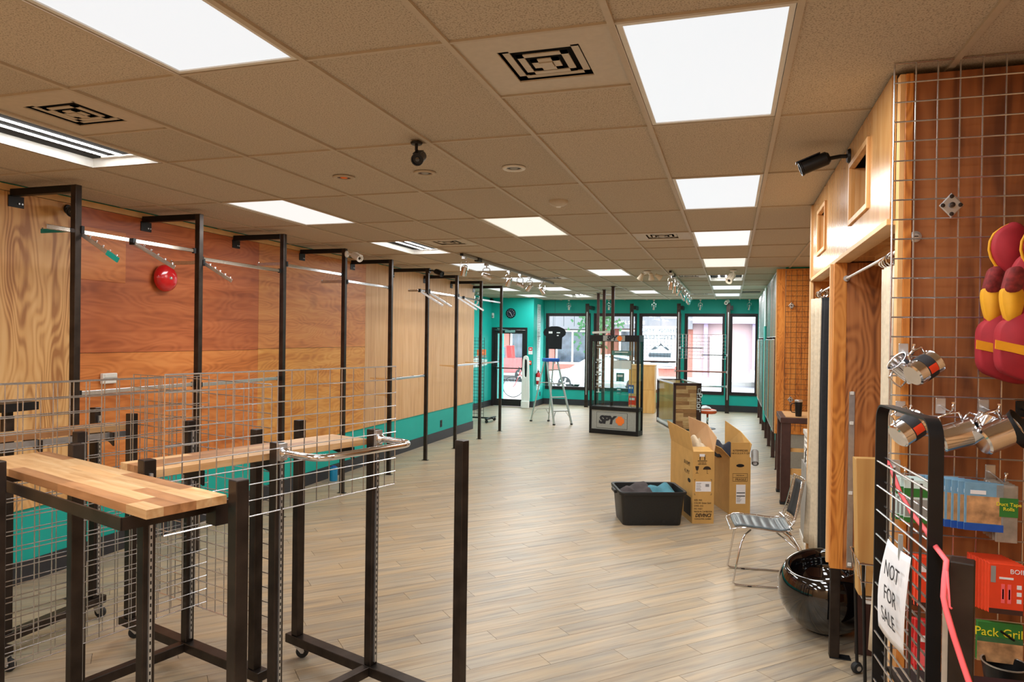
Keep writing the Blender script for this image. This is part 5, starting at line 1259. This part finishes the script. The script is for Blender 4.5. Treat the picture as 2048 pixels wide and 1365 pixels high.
# ================================================================ FRONT RIGHT: GRID WALL AND GOODS
def pt(u, v, w): return CAM+ray(u, v)*w
GY = 3.062
gridwall('tall chrome wire grid on the dark plywood wall of the fitting room', (.593, GY, .12), 0, 1.13, 2.885, .0757, .0030, 'wire', None, None, 1.4)
p = PY(1901, 412, GY); clipd('chrome diamond grid clip above the red life vests', p.x, GY-.006, p.z, .042)
p = PY(1832, 473, 3.12); t = thing('washer_screw', 'round grey washer screw on the dark plywood', 'screw', (p.x, 3.132, p.z)); rot = Matrix.Rotation(PI/2, 4, 'X')
autosmooth(MB().lathe([(0, 0), (.022, 0), (.022, .005), (.012, .009), (.012, .012), (0, .013)], 20, rot).build('washer', 'zinc', t)); MB().box(-.008, .008, -.015, -.012, -.002, .002).build('slot', 'steel', t)
def hook(label, u, v, L=.16, mat='zinc', group='grid hooks'):
    p = PY(u, v, GY); t = thing('grid_hook', label, 'hook', (p.x, GY, p.z), 0, group)
    bevel(MB().box(-.017, .017, -.012, -.004, -.03, .03).build('back_plate', mat, t), .002)
    MB().tube([(0, -.01, 0), (0, -L*.9, -.01), (0, -L, .0), (0, -L-.008, .022)], .0035, 6).build('prong', 'chrome' if mat == 'zinc' else mat, t, True); MB().lathe([(0, .006), (.006, .003), (.006, -.003), (0, -.006)], 8, Matrix.Translation((0, -L-.008, .025))).build('tip', 'chrome', t)
    return p
for u, v, w_ in ((1806, 703, 'holding the sleeved steel mugs'), (1800, 818, 'holding the thin banded steel mug'), (1880, 812, 'holding the plain steel mug'), (1966, 815, 'holding the black sealed mug'), (1790, 935, 'holding the pale green packets'), (1979, 945, 'holding the clear bags')):
    hook('silver grid hook '+w_, u, v)
for u, v in ((2040, 818),): hook('black hook clipped to the chrome wire grid', u, v, .16, 'steel_black', None)
def mug(label, u, v, y, ang, s=1., tw=.2, mat='chrome', band=True, group=None):
    """steel mug lying on a hook; ang turns its axis in the X-Z plane"""
    p = PY(u, v, y); t = thing('steel_mug', label, 'mug', (p.x, y, p.z), 0, group)
    mt = Matrix.Rotation(tw, 4, 'Z') @ Matrix.Rotation(ang, 4, 'Y')
    autosmooth(MB().lathe([(0, -.05*s), (.036*s, -.05*s), (.042*s, -.045*s), (.043*s, .045*s), (.045*s, .05*s), (.042*s, .05*s), (.040*s, .044*s), (.038*s, -.040*s), (0, -.040*s)], 28, mt).build('cup', mat, t))
    if band:
        autosmooth(MB().lathe([(.0432*s, .026*s), (.0440*s, .026*s), (.0440*s, -.012*s), (.0432*s, -.012*s)], 28, mt).build('sleeve', 'ink', t))
        pl = []
        for k in range(9):
            a = -1.9+k*.08; pl.append(mt @ Vector((.0445*s*math.cos(a), .0445*s*math.sin(a), .024*s)))
        for k in range(8, -1, -1):
            a = -1.9+k*.08; pl.append(mt @ Vector((.0445*s*math.cos(a), .0445*s*math.sin(a), -.010*s)))
        b = MB(); b.add(pl, [(k, k+1, 16-k, 17-k) for k in range(8)]); b.build('orange_patch', 'orange_box', t)
    h = MB(); h.tube([mt @ Vector(q) for q in ((-.042*s, .0, .032*s), (-.070*s, 0, .030*s), (-.074*s, 0, .0), (-.070*s, 0, -.030*s), (-.042*s, 0, -.032*s))], .004*s, 6); h.build('handle', mat, t, True)
    return t
mug('polished steel mug with an orange and black sleeve on the upper hook', 1846, 738, 2.90, 1.05, 1.05, .5)
mug('polished steel mug tucked behind the sleeved mug on the upper hook', 1812, 738, 2.97, -.9, .95, .3, 'chrome', False)
mug('polished steel mug with a thin orange band on the row below', 1818, 858, 2.86, 1.0, 1.1, .4)
mug('plain polished steel mug at the middle of the lower row', 1912, 872, 2.93, 1.25, 1.15, .1, 'chrome', False)
mug('polished steel mug with a black seal ring on the lower row', 1993, 872, 2.88, 1.15, 1.2, .3, 'chrome', False)
mug('polished steel mug half hidden behind the black seal mug', 1965, 858, 2.96, .5, 1., .2, 'chrome', False)
p = PY(2038, 862, 2.90); t = thing('black_pan', 'black pan hanging at the end of the mug row', 'pan', (p.x, 2.90, p.z)); mt = Matrix.Rotation(.9, 4, 'Y') @ Matrix.Rotation(.4, 4, 'X')
autosmooth(MB().lathe([(0, -.02), (.06, -.02), (.075, .02), (.07, .02), (.056, -.012), (0, -.012)], 28, mt).build('bowl', 'steel_black', t)); MB().tube([mt @ Vector((.0, .07, .015)), mt @ Vector((.02, .17, .03))], .008, 8).build('handle', 'steel_black', t)

# ---- life vests
def chaikin(p, k=2):
    for _ in range(k):
        q = []
        for i in range(len(p)):
            a, c = p[i], p[(i+1) % len(p)]; q += [(a[0]*.75+c[0]*.25, a[1]*.75+c[1]*.25), (a[0]*.25+c[0]*.75, a[1]*.25+c[1]*.75)]
        p = q
    return p
def vest(base_u, base_v, y, label, dx=0, cdx=0):
    o = PY(base_u, base_v, y); t = thing('life_vest', label, 'life vest', (o.x, y, o.z))
    def L(pts, y0, y1, inset=.16): 
        q = [PY(u+dx, v, y) for u, v in chaikin(pts)]; return MB().prism([(p.x-o.x, p.z-o.z) for p in q], 1, y0, y1, inset)
    def S(b, n, m, sub=True):
        o_ = b.build(n, m, t, True)
        return o_
    S(L([(1955, 650), (1985, 632), (2008, 622), (2035, 610), (2065, 622), (2072, 700), (2070, 762), (2040, 772), (1990, 758), (1954, 742), (1953, 690)], -.03, .045, .07), 'chest_panel', 'vest_red')
    S(L([(1980, 545), (2010, 500), (2050, 520), (2046, 650), (1962, 672)], -.02, .03, .06), 'shoulder_panel', 'vest_red')
    S(L([(1970, 556), (1978, 534), (2004, 534), (2004, 560), (2000, 586), (1962, 588)], -.030, .01, .02), 'plaid_yoke', 'vest_plaid')
    S(L([(1960, 592), (1964, 574), (2004, 574), (2006, 605), (1998, 636), (1976, 654), (1964, 622)], -.028, .012, .03), 'yellow_side', 'vest_yellow')
    S(L([(1974+cdx, 500), (1981+cdx, 470), (2003+cdx, 452), (2032+cdx, 442), (2052+cdx, 468), (2048+cdx, 520), (2032+cdx, 562), (2008+cdx, 552), (1986+cdx, 530)], -.05, .02, .18), 'collar', 'vest_red')
    q = [PY(u+dx+cdx, v, y-.02) for u, v in ((2018, 449), (2003, 457), (1988, 468), (1980, 483), (1978, 500), (1982, 516), (1991, 531), (2007, 545), (2022, 552))]
    MB().tube([(p.x-o.x, p.y-y, p.z-o.z) for p in q], .005, 6).build('collar_piping', 'vest_yellow', t, True)
    b = MB(); q = [PY(u+dx, v, y-.033) for u, v in ((1953, 680), (1990, 688), (2030, 696), (2068, 690))]
    q2 = [PY(u+dx, v, y-.033) for u, v in ((1952, 698), (1990, 706), (2030, 716), (2066, 710))]
    b.add([(p.x-o.x, p.y-y, p.z-o.z) for p in q]+[(p.x-o.x, p.y-y, p.z-o.z) for p in q2], [(k, k+1, k+5, k+4) for k in range(3)]); solid(b.build('yellow_strap', 'yellow_strap', t), .004)
    return t
vest(2010, 760, 2.97, 'red and yellow life vest hanging nearest the plywood corner')
vest(2010, 760, 2.86, 'red and yellow life vest hanging in front with a wide yellow strap', 38, 26)

# ---- packets and boxes hung on the grid
def packet(name, label, cat, u0, u1, v0, v1, y, parts, group=None, base='blue_card', th=.004, tilt=0.):
    a, c = PY(u0, v0, y), PY(u1, v1, y); w = c.x-a.x; h = a.z-c.z
    t = thing(name, label, cat, (a.x, y, c.z), tilt, group)
    bevel(MB().box(0, w, -th/2, th/2, 0, h).build('card', base, t), min(.002, th*.3))
    for nm, m_, x0, x1, z0, z1 in parts: MB().box(x0*w, x1*w, -th/2-.0012, -th/2+.0002, z0*h, z1*h).build(nm, m_, t)
    return t, w, h
for k in range(8):
    y = 3.02-.016*k
    packet('foil_pouch', 'blue outdoor food pouch hanging in a row on the wire grid', 'pouch', 1838+13*k, 1843+13*k+72, 950+2.0*k, 1052+2*k, y, [('picture', 'tan_print', .06, .94, .16, .72), ('blue_foot', 'blue_print', 0, 1, 0, .15), ('title', 'paper', .15, .55, .76, .84)], 'blue food pouches')
for k in range(4):
    y = 3.02-.02*k
    packet('green_packet', 'pale green packet hanging next to the pink ribbon', 'packet', 1784+8*k, 1838+8*k, 950+3*k, 1040+3*k, y, [('green_band', 'green_card', 0, 1, .6, .8), ('grey_field', 'gray_plastic', .05, .95, .15, .55), ('lower_band', 'green_card', 0, 1, 0, .12)], 'green packets', 'mural_white')
for k in range(5):
    y = 3.01-.025*k; front = k == 4
    t, w, h = packet('clear_bag', 'clear bag with a green label hanging at the front of its hook' if front else 'clear bag hanging behind the green labelled bag', 'bag', 1968+6*k, 2010+6*k, 958+3*k, 1072+4*k, y, [('green_label', 'green_card', .15, 1.0, .45, .78)] if front else [('top_seal', 'paper', .05, .95, .93, .98)], None if front else 'clear bags', 'clear_bag', .010)
    if front:
        for k2, s in enumerate(('Duct Tape', 'Rolls')): text(s, .018, 'yellow_ink', t, frame((w*.57, -.0075, h*(.67-.08*k2)), FX_, FZ_), 'lettering')
for k in range(7):
    y = 3.03-.034*k; front = k == 6
    t, w, h = packet('orange_carton', 'orange boxed tool at the front of its hook' if front else 'orange boxed tool stacked behind on the hook', 'carton', 1936+6.5*k, 2005+6.5*k, 1106+3*k, 1215+2.6*k, y,
                     [('dark_foot', 'steel_brown', .02, .98, 0, .10), ('grey_badge', 'gray_plastic', .06, .2, .62, .95), ('tool_picture', 'pink', .36, .46, .22, .6), ('tool_picture', 'pink', .54, .64, .22, .6), ('blade_picture', 'steel_black', .39, .43, .3, .5), ('blade_picture', 'steel_black', .57, .61, .3, .5),
                      ('spec_icon', 'paper', .80, .93, .52, .60), ('spec_icon', 'paper', .80, .93, .38, .46), ('spec_icon', 'paper', .80, .93, .24, .32), ('title_line', 'paper', .3, .7, .70, .74)] if front else [], None if front else 'orange cartons', 'orange_box', .028)
    if front: text('BOIL', .022, 'paper', t, frame((w*.82, -.0155, h*.86), FX_, FZ_), 'lettering')
t, w, h = packet('grill_packet', 'green packet lettered Pack Grill hanging below the orange cartons', 'packet', 1953, 2043, 1240, 1330, 2.86, [('photo_field', 'tan_print', 0, 1, 0, .5), ('fade_band', 'leaf', 0, 1, .5, .62)], None, 'green_card', .02)
text('Pack Grill', .042, 'yellow_ink', t, frame((w*.5, -.0115, h*.75), FX_, FZ_), 'lettering', .0008, 0, 1., 'CENTER', .95)
MB().tube([(w*.5, -.016, h*.82), (w*.8, -.016, h*.62)], .004, 6).build('hook_prong', 'steel_black', t)
a = PY(2003, 1330, 2.80); t = thing('black_cup', 'black plastic cup below the grill packet', 'cup', (a.x+.01, 2.80, a.z-.12)); autosmooth(MB().lathe([(0, 0), (.05, 0), (.068, .12), (.070, .125), (.066, .125), (.048, .006), (0, .006)], 28).build('cup', 'steel_black', t)); autosmooth(MB().lathe([(.070, .125), (.072, .129), (.066, .129)], 28).build('rim', 'zinc', t))

# ---- black wire display rack with the sign
A, B = Vector((.454, 2.447, 0)), Vector((.4918, 1.987, 0)); ab = (B-A); rz = math.atan2(ab.y, ab.x); Lr = ab.length
t = thing('wire_rack', 'black wire display rack with rounded flat bar ends and a paper sign', 'display rack', tuple(A), rz)
# local: x from far to near leg, y to the right side (into the shop wall), z up
TOP = 1.725; fb, ft_ = .034, .006
def loop(yoff, name):
    r = .05; pth = [(0, 0, .06), (0, 0, TOP-r)]+[(r-r*math.cos(a*PI/12), 0, TOP-r+r*math.sin(a*PI/12)) for a in range(1, 7)]+[(Lr-r+r*math.sin(a*PI/12), 0, TOP-r+r*math.cos(a*PI/12)) for a in range(0, 7)]+[(Lr, 0, .06)]
    b = MB(); n = len(pth); vs = []; 
    for i, p in enumerate(pth):
        p = Vector(p); q = Vector(pth[min(i+1, n-1)])-Vector(pth[max(i-1, 0)]); q.normalize(); nn = Vector((-q.z, 0, q.x))
        for s, k in ((-1, -1), (1, -1), (1, 1), (-1, 1)): vs.append(p+Vector((0, yoff+s*fb/2, 0))+nn*(k*ft_/2))
    fs = [(0, 1, 2, 3), tuple((n-1)*4+j for j in (3, 2, 1, 0))]
    for i in range(n-1):
        for j in range(4): fs.append((i*4+j, i*4+(j+1) % 4, i*4+4+(j+1) % 4, i*4+4+j))
    b.add(vs, fs); return autosmooth(b.build(name, 'steel_black', t))
loop(0, 'end_loop'); loop(.62, 'end_loop')
c1 = MB(); c2 = MB()
for k in range(20):
    z = .10+k*.0762
    for yy in (-.012, .012): c1.tube([(0, yy, z+(.010 if yy > 0 else 0)), (Lr, yy, z+(.010 if yy > 0 else 0))], .0032, 6, False)
for x in (.08, .13, .29, .36):
    c2.tube([(x, 0, .06), (x, 0, .10+19*.0762)], .0036, 6)
c1.build('side_wires', 'wire', t, stuff=True); c2.build('side_uprights', 'wire_dark', t, stuff=True)
for z in (.12, .5, .9): MB().box(.02, Lr-.02, .02, .60, z, z+.012).build('shelf', 'steel_black', t)
for x in (0, Lr):
    for y in (0, .62): MB().lathe([(0, 0), (.022, 0), (.022, .05), (.012, .06), (0, .06)], 12, Matrix.Translation((x, y, 0))).build('foot', 'rubber', t)
RKM = Matrix.Translation(A) @ Matrix.Rotation(rz, 4, 'Z')
for k in range(3):
    packet('orange_packet', 'orange packet hung on the wire grid behind the paper sign', 'packet', 1822+7*k, 1850+7*k, 1108+2*k, 1212+2*k, 3.03-.03*k, [('white_title', 'paper', .2, .8, .7, .82), ('dark_foot', 'steel_brown', 0, 1, 0, .1)], 'orange packets behind the sign', 'orange_box', .02)
    packet('red_packet', 'red packet hung low on the wire grid behind the paper sign', 'packet', 1822+7*k, 1850+7*k, 1235+2*k, 1345+2*k, 3.03-.03*k, [('white_title', 'paper', .15, .85, .6, .72), ('pink_field', 'pink', .1, .9, .15, .45)], 'red packets behind the sign', 'red_plain', .02)
# paper sign
nrm = Vector((ab.y, -ab.x, 0)).normalized()
if nrm.x > 0: nrm = -nrm
def onrack(u, v, off=.03):
    d = ray(u, v); o = A+nrm*off; return CAM+d*((o-CAM).dot(nrm)/d.dot(nrm))
TLc, TRc, BRc, BLc = onrack(1776, 1078), onrack(1822, 1116), onrack(1807, 1312), onrack(1757, 1252)
org = BLc.copy(); t = thing('paper_sign', 'white paper sign reading NOT FOR SALE clipped to the black wire rack', 'sign', tuple(org))
def pap(u, v):
    p = (BLc*(1-u)+BRc*u)*(1-v)+(TLc*(1-u)+TRc*u)*v
    p = p+nrm*(.012*math.sin(PI*v)+.006*math.sin(PI*u)) + (TRc-TLc)*.12*math.sin(PI*v)*u
    return p-org
solid(MB().grid(pap, 10, 14).build('sheet', 'paper', t, True), .0006)
def sign_line(s, v, sz, u=.55):
    n = nrm; o = pap(u, v)+n*.010; x = (pap(.9, v)-pap(.1, v)); y = pap(u, min(1, v+.1))-pap(u, v-.1)
    text(s, sz, 'ink', t, frame(o, x, y), 'lettering', .0003, 0, 1., 'CENTER', 1.)
Wd = (TRc-TLc).length
sign_line('NOT', .76, Wd*.29, .62); sign_line('FOR', .52, Wd*.29, .66); sign_line('SALE', .28, Wd*.29, .64)
q = onrack(1801, 1092, .034); o = MB().box(-.005, .005, -.006, .006, -.04, .03, Matrix.Translation(q-org)).build('clip', 'gray_plastic', t)

# ---- near steel post and pink ribbon
c = pt(1925, 1118, 1.64)
RN = rack('rolling_rack', 'dark steel rack post tied with a pink ribbon in front of the grid wall', (c.x, c.y), .30, [(0, 0)], [(-.035, .035, -.5, .12), (-.25, .25, -.52, -.45)], [(0, .08, .3), (-.22, -.485, .2), (.22, -.485, .2)], [(-.032, 0, -1, 0)])
t = thing('pink_ribbon', 'pink ribbon strung from the wire rack over the near steel post', 'ribbon', tuple(pt(1893, 1200, 1.60)))
o = t.location.copy()
P_ = [pt(1770, 915, 2.25), pt(1783, 940, 2.22), pt(1800, 985, 2.15), pt(1822, 1025, 2.05), pt(1852, 1062, 1.86), pt(1872, 1095, 1.74), pt(1893, 1122, 1.64), pt(1889, 1160, 1.60), pt(1887, 1195, 1.585), pt(1892, 1220, 1.57), pt(1908, 1275, 1.55), pt(1926, 1330, 1.53), pt(1950, 1400, 1.5)]
b = MB(); vs = []; fs = []
for i, p in enumerate(P_):
    d = (P_[min(i+1, len(P_)-1)]-P_[max(i-1, 0)]).normalized(); vw = (p-CAM).normalized(); x = d.cross(vw).normalized(); y = d.cross(x)
    for a in range(6): vs.append(p-o+x*(.0065*math.cos(a*PI/3))+y*(.002*math.sin(a*PI/3)))
    if i:
        for a in range(6): fs.append(((i-1)*6+a, (i-1)*6+(a+1) % 6, i*6+(a+1) % 6, i*6+a))
b.add(vs, fs).build('strap', 'pink', t, True)
MB().tube([P_[7]-o+Vector((.005, 0, .02)), P_[8]-o+Vector((.012, 0, -.02)), P_[9]-o+Vector((.014, .01, .0))], .003, 6).build('tie', 'pink', t, True)
# ================================================================ OUTSIDE
OUT = [('sidewalk', 'concrete', -30, 25, YW+.15, 24.0, -.2, -.05), ('street', 'asphalt', -30, 25, 24.0, 34.0, -.4, -.18), ('far_sidewalk', 'concrete', -30, 25, 34.0, 37.2, -.3, -.02)]
for n, mtl, *q in OUT: struct(MB().box(*q).build(n, mtl))
def box_thing(t, name, mat, *q): return MB().box(*q).build(name, mat, t)
def facade(label, x0, x1, y, h, mat):
    t = thing('shop_building', label, 'building', ((x0+x1)/2, y, 0)); w = (x1-x0)/2
    MB().box(-w, w, .3, 3, -.1, h).build('wall', mat, t); return t, w
t, w = facade('grey sided shop across the street with pink brick piers', -18.4, -6.9, 37.2, 8, 'pale_pink')
for k in range(20): box_thing(t, 'siding_board', 'siding', -w+k*.575+.01, -w+.565+k*.575, -.3, .32, 2.55, 4.6)
box_thing(t, 'fascia', 'siding', -w, w, -.35, .3, 2.4, 2.55)
for x in (-5.4, -2.6, .4, 3.0, 5.25): box_thing(t, 'brick_pier', 'pink_brick', x, x+.45, .0, .3, 0, 2.4)
for x in (-4.8, -2.0, 1.0, 3.6):
    f = box_thing(t, 'shop_window', 'white_paint', x-.1, x+1.75, .1, .3, .5, 2.35); 
    for k in (0, 1): box_thing(f, 'pane', 'shop_glass', x+.02+k*.87, x+.78+k*.87, .06, .1, .62, 2.25)
box_thing(t, 'brick_base', 'pink_brick', -w, w, -.02, .3, 0, .5)
t, w = facade('dark fascia shop across the street lettered REVELSTOKE', -6.9, -1.9, 37.2, 8, 'pink_brick')
box_thing(t, 'sign_fascia', 'siding', -w, w, -.2, .3, 2.45, 3.7)
sp_ = PY(1257, 646, 37.0); text('REVELSTOKE', .25, 'paper', t, frame((sp_.x+4.4, -.205, sp_.z), (1, 0, 0), (0, 0, 1)), 'lettering', .004, 0, 1.25)
box_thing(t, 'accent_panel', 'stucco_white', .9, 1.9, -.22, .3, 3.0, 4.0)
for x in (-1.2, .3):
    f = box_thing(t, 'shop_window', 'white_paint', x-.1, x+1.3, .1, .3, .4, 2.4); box_thing(f, 'pane', 'shop_glass', x+.02, x+.6, .06, .1, .5, 2.3); box_thing(f, 'pane', 'shop_glass', x+.65, x+1.2, .06, .1, .5, 2.3)
box_thing(t, 'pier', 'pink_brick', -w, -w+.6, -.02, .3, 0, 2.45)
t, w = facade('pale pink shop across the street with a white upper wall', -1.9, 7.0, 37.2, 8, 'pale_pink')
box_thing(t, 'upper_wall', 'stucco_white', -w, w, -.25, .3, 3.0, 8.0); box_thing(t, 'lilac_band', 'pale_lilac', -w, w, -.3, .3, 2.75, 3.0)
box_thing(t, 'lilac_pier', 'pale_lilac', -3.9, -3.7, -.02, .3, 0, 2.8); box_thing(t, 'lilac_pier', 'pale_lilac', -1.55, -1.3, -.05, .3, 0, 2.8)
f = box_thing(t, 'shop_door', 'white_paint', -3.6, -2.8, .2, .3, 0, 2.1); box_thing(f, 'handle', 'steel_black', -3.0, -2.95, .15, .2, .9, 1.2)
f = box_thing(t, 'shop_window', 'white_paint', -1.2, .05, .1, .3, .3, 2.4); box_thing(f, 'pane', 'shop_glass', -1.1, -.05, .06, .1, .4, 2.3)
f = box_thing(t, 'shop_window', 'pale_lilac', .3, 4.0, .1, .3, .75, 2.7); box_thing(f, 'pane', 'shop_glass', .5, .85, .06, .1, .85, 2.6); box_thing(f, 'pane', 'shop_glass', .95, 3.8, .06, .1, .85, 2.6)
box_thing(t, 'base_wall', 'stucco_white', .3, 4.0, -.05, .3, 0, .75)
for k, x in enumerate((1.5, 1.95, 2.5, 3.0)):
    p = thing('potted_plant', 'potted green plant on the sill of the pink shop' if k == 2 else 'small white pot on the sill of the pink shop', 'plant', (2.55+x, 37.0, .76), 0, None if k == 2 else 'white pots on the sill')
    MB().lathe([(0, 0), (.1, 0), (.14, .25), (.12, .25), (0, .22)], 14).build('pot', 'white_paint' if k != 2 else 'pale_pink', p)
    b = MB(); rnd = random.Random(k)
    for j in range(60 if k == 2 else 12):
        a, e, r = rnd.uniform(0, 6.3), rnd.uniform(.1, 1.4), rnd.uniform(.1, .45 if k == 2 else .2); c = Vector((math.cos(a)*r*math.cos(e), math.sin(a)*r*.6*math.cos(e), .25+r*1.6*math.sin(e)))
        s = .07; b.add([c+Vector((-s, 0, 0)), c+Vector((0, .03, -s*.6)), c+Vector((s, 0, 0)), c+Vector((0, -.03, s*.6))], [(0, 1, 2, 3)])
    b.build('foliage', 'leaf', p, stuff=True)
def car(label, name, loc, rz, body, Lc=4.3, Hc_=1.46, truck=False):
    """side-on car, nose towards local -x, wheels on z = 0"""
    t = thing(name, label, 'car', loc, rz); W2 = .86
    if truck: out = [(-2.3, .35), (-2.32, .8), (-2.15, 1.0), (-1.1, 1.1), (-.75, 1.68), (.55, 1.7), (.6, 1.1), (2.3, 1.1), (2.3, .45)]
    else: out = [(-2.15, .28), (-2.18, .55), (-2.05, .74), (-1.15, .92), (-.35, 1.42), (.35, 1.48), (1.15, 1.36), (1.85, 1.0), (2.12, .92), (2.15, .5), (2.1, .28)]
    n = len(out); b = MB(); vs = []; fs = []
    lay = [(-W2, .94), (-W2*.93, 1.), (W2*.93, 1.), (W2, .94)]
    for yv, k in lay:
        for x, z in out:
            zz = z if z < .95 else .95+(z-.95)*1.0
            yy = yv*(1 if z < .95 else .78); vs.append((x*(k if abs(yv) == W2 else 1), yy, zz))
    for i in range(3):
        for j in range(n): fs.append((i*n+j, i*n+(j+1) % n, (i+1)*n+(j+1) % n, (i+1)*n+j))
    fs += [tuple(range(n-1, -1, -1)), tuple(3*n+j for j in range(n))]
    bd = b.add(vs, fs).build('body', body, t); bevel(bd, .05, 3); autosmooth(bd, .8)
    for s in (-1, 1):
        yv = s*(W2*.78+.012)
        gl = [(-1.0, .99), (-.36, 1.36), (.32, 1.42), (.32, .99)] if not truck else [(-.95, 1.12), (-.68, 1.6), (-.1, 1.62), (-.1, 1.12)]
        gr = [(.38, .99), (.38, 1.42), (1.05, 1.32), (1.55, .99)] if not truck else [(-.04, 1.12), (-.04, 1.62), (.5, 1.62), (.52, 1.12)]
        for g_ in (gl, gr): MB().prism(g_, 1, yv-.008, yv+.008).build('side_window', 'car_glass', t)
        for x in (-1.35, 1.35):
            w_ = Matrix.Translation((x, s*(W2-.10), .32)) @ Matrix.Rotation(PI/2, 4, 'X')
            wh = autosmooth(MB().lathe([(0, -.11), (.22, -.11), (.31, -.09), (.32, 0), (.31, .09), (.22, .11), (0, .11)], 28, w_).build('wheel', 'rubber', t)); 
            hubz = -.115*s*-1
            for k in range(5): MB().box(.03, .2, -.03, .03, -.125, .125, w_ @ Matrix.Rotation(k*2*PI/5, 4, 'Z')).build('spoke', 'alu', wh)
        MB().box(-.42, -.3, s*W2*.95, s*(W2+.12), .93, 1.05).build('mirror', body, t)
        MB().box(-2.14 if not truck else -2.30, -1.95, s*.5-.15, s*.5+.15, .6, .75).build('headlight', 'gray_plastic', t)
        if not truck: MB().box(-1.0, 1.0, s*W2-.02, s*W2+.015, .28, .36).build('sill_trim', 'gray_plastic', t)
    MB().add([(-1.12, -.6, .955), (-1.12, .6, .955), (-.40, .58, 1.41), (-.40, -.58, 1.41)], [(0, 1, 2, 3)]).build('windscreen', 'car_glass', t)
    return t
p = FL(1128, 783, -.18); car('white sedan parked outside the first windows', 'parked_car', (p.x+1.35, p.y+.9, -.18), 0, 'car_white')
p = FL(1508, 777, -.18); car('white car parked outside the last window beside the side wall', 'parked_car', (p.x+2.0, p.y+.8, -.18), 0, 'car_white')
car('red pickup parked across the street by the grey sided shop', 'pickup_truck', (-10.8, 32.6, -.18), 0, 'car_red', truck=True)
car('red car parked across the street seen through the entrance door', 'parked_car', (-16.2, 31.0, -.18), .0, 'car_red')
t = thing('low_brick_wall', 'low pink brick planter wall across the street by the door', 'planter', (-11.8, 27.8, -.05)); MB().box(-2.2, 1.6, 0, .4, 0, .75).build('wall', 'pink_brick', t); MB().box(-2.25, 1.65, -.04, .44, .75, .83).build('coping', 'pale_pink', t)
t = thing('street_tree', 'slim leafy street tree across the road', 'tree', (-6.4, 35.0, -.02)); MB().tube([(0, 0, 0), (.05, 0, 1.5), (0, .05, 3.2)], [.10, .08, .05], 8).build('trunk', 'gray_plastic', t)
b = MB(); rnd = random.Random(5)
for j in range(500):
    v = Vector((rnd.gauss(0, .5), rnd.gauss(0, .4), 3.1+rnd.gauss(0, .75))); s = .09; b.add([v+Vector((-s, 0, rnd.uniform(-s, s))), v+Vector((0, .04, -s)), v+Vector((s, 0, rnd.uniform(-s, s))), v+Vector((0, -.04, s))], [(0, 1, 2, 3)])
b.build('crown', 'leaf', t, stuff=True)
# bicycle leaning outside the door: front wheel and fork show
p = FL(1026, 795, -.05); t = thing('bicycle', 'red bicycle standing on the sidewalk outside the entrance door', 'bicycle', (p.x, p.y, -.05), .25)
for x, nm in ((0, 'front_wheel'), (1.02, 'rear_wheel')):
    b = MB(); b.tube([(x+.335*math.cos(a*PI/16), 0, .345+.335*math.sin(a*PI/16)) for a in range(32)], .014, 6, closed=True)
    w_ = b.build(nm, 'rubber', t, True)
    b = MB()
    for a in range(14): b.tube([(x, 0, .345), (x+.325*math.cos(a*PI/7), 0, .345+.325*math.sin(a*PI/7))], .0015, 4, False)
    b.build('spokes', 'zinc', w_, stuff=True)
    MB().lathe([(0, -.04), (.02, -.04), (.02, .04), (0, .04)], 10, Matrix.Translation((x, 0, .345)) @ Matrix.Rotation(PI/2, 4, 'X')).build('hub', 'zinc', w_)
for s in (-.04, .04): MB().tube([(0, s, .345), (.05, s, .40), (.19, s*.6, .72)], .011, 6).build('fork_blade', 'car_red', t, True)
for a, c in (((.19, 0, .70), (.24, 0, .92)), ((.24, 0, .86), (.72, 0, .86)), ((.22, 0, .76), (.60, 0, .33)), ((.60, 0, .33), (.74, 0, .95)), ((.60, 0, .33), (1.02, 0, .345)), ((.73, 0, .80), (1.02, 0, .345))): MB().tube([a, c], .016, 8).build('frame_tube', 'car_red', t, True)
MB().tube([(.18, -.28, 1.0), (.2, -.1, .98), (.24, 0, .94), (.2, .1, .98), (.18, .28, 1.0)], .012, 8).build('handlebar', 'steel_black', t, True); bevel(MB().box(.66, .90, -.06, .06, .95, 1.0).build('saddle', 'rubber', t), .015, 2)
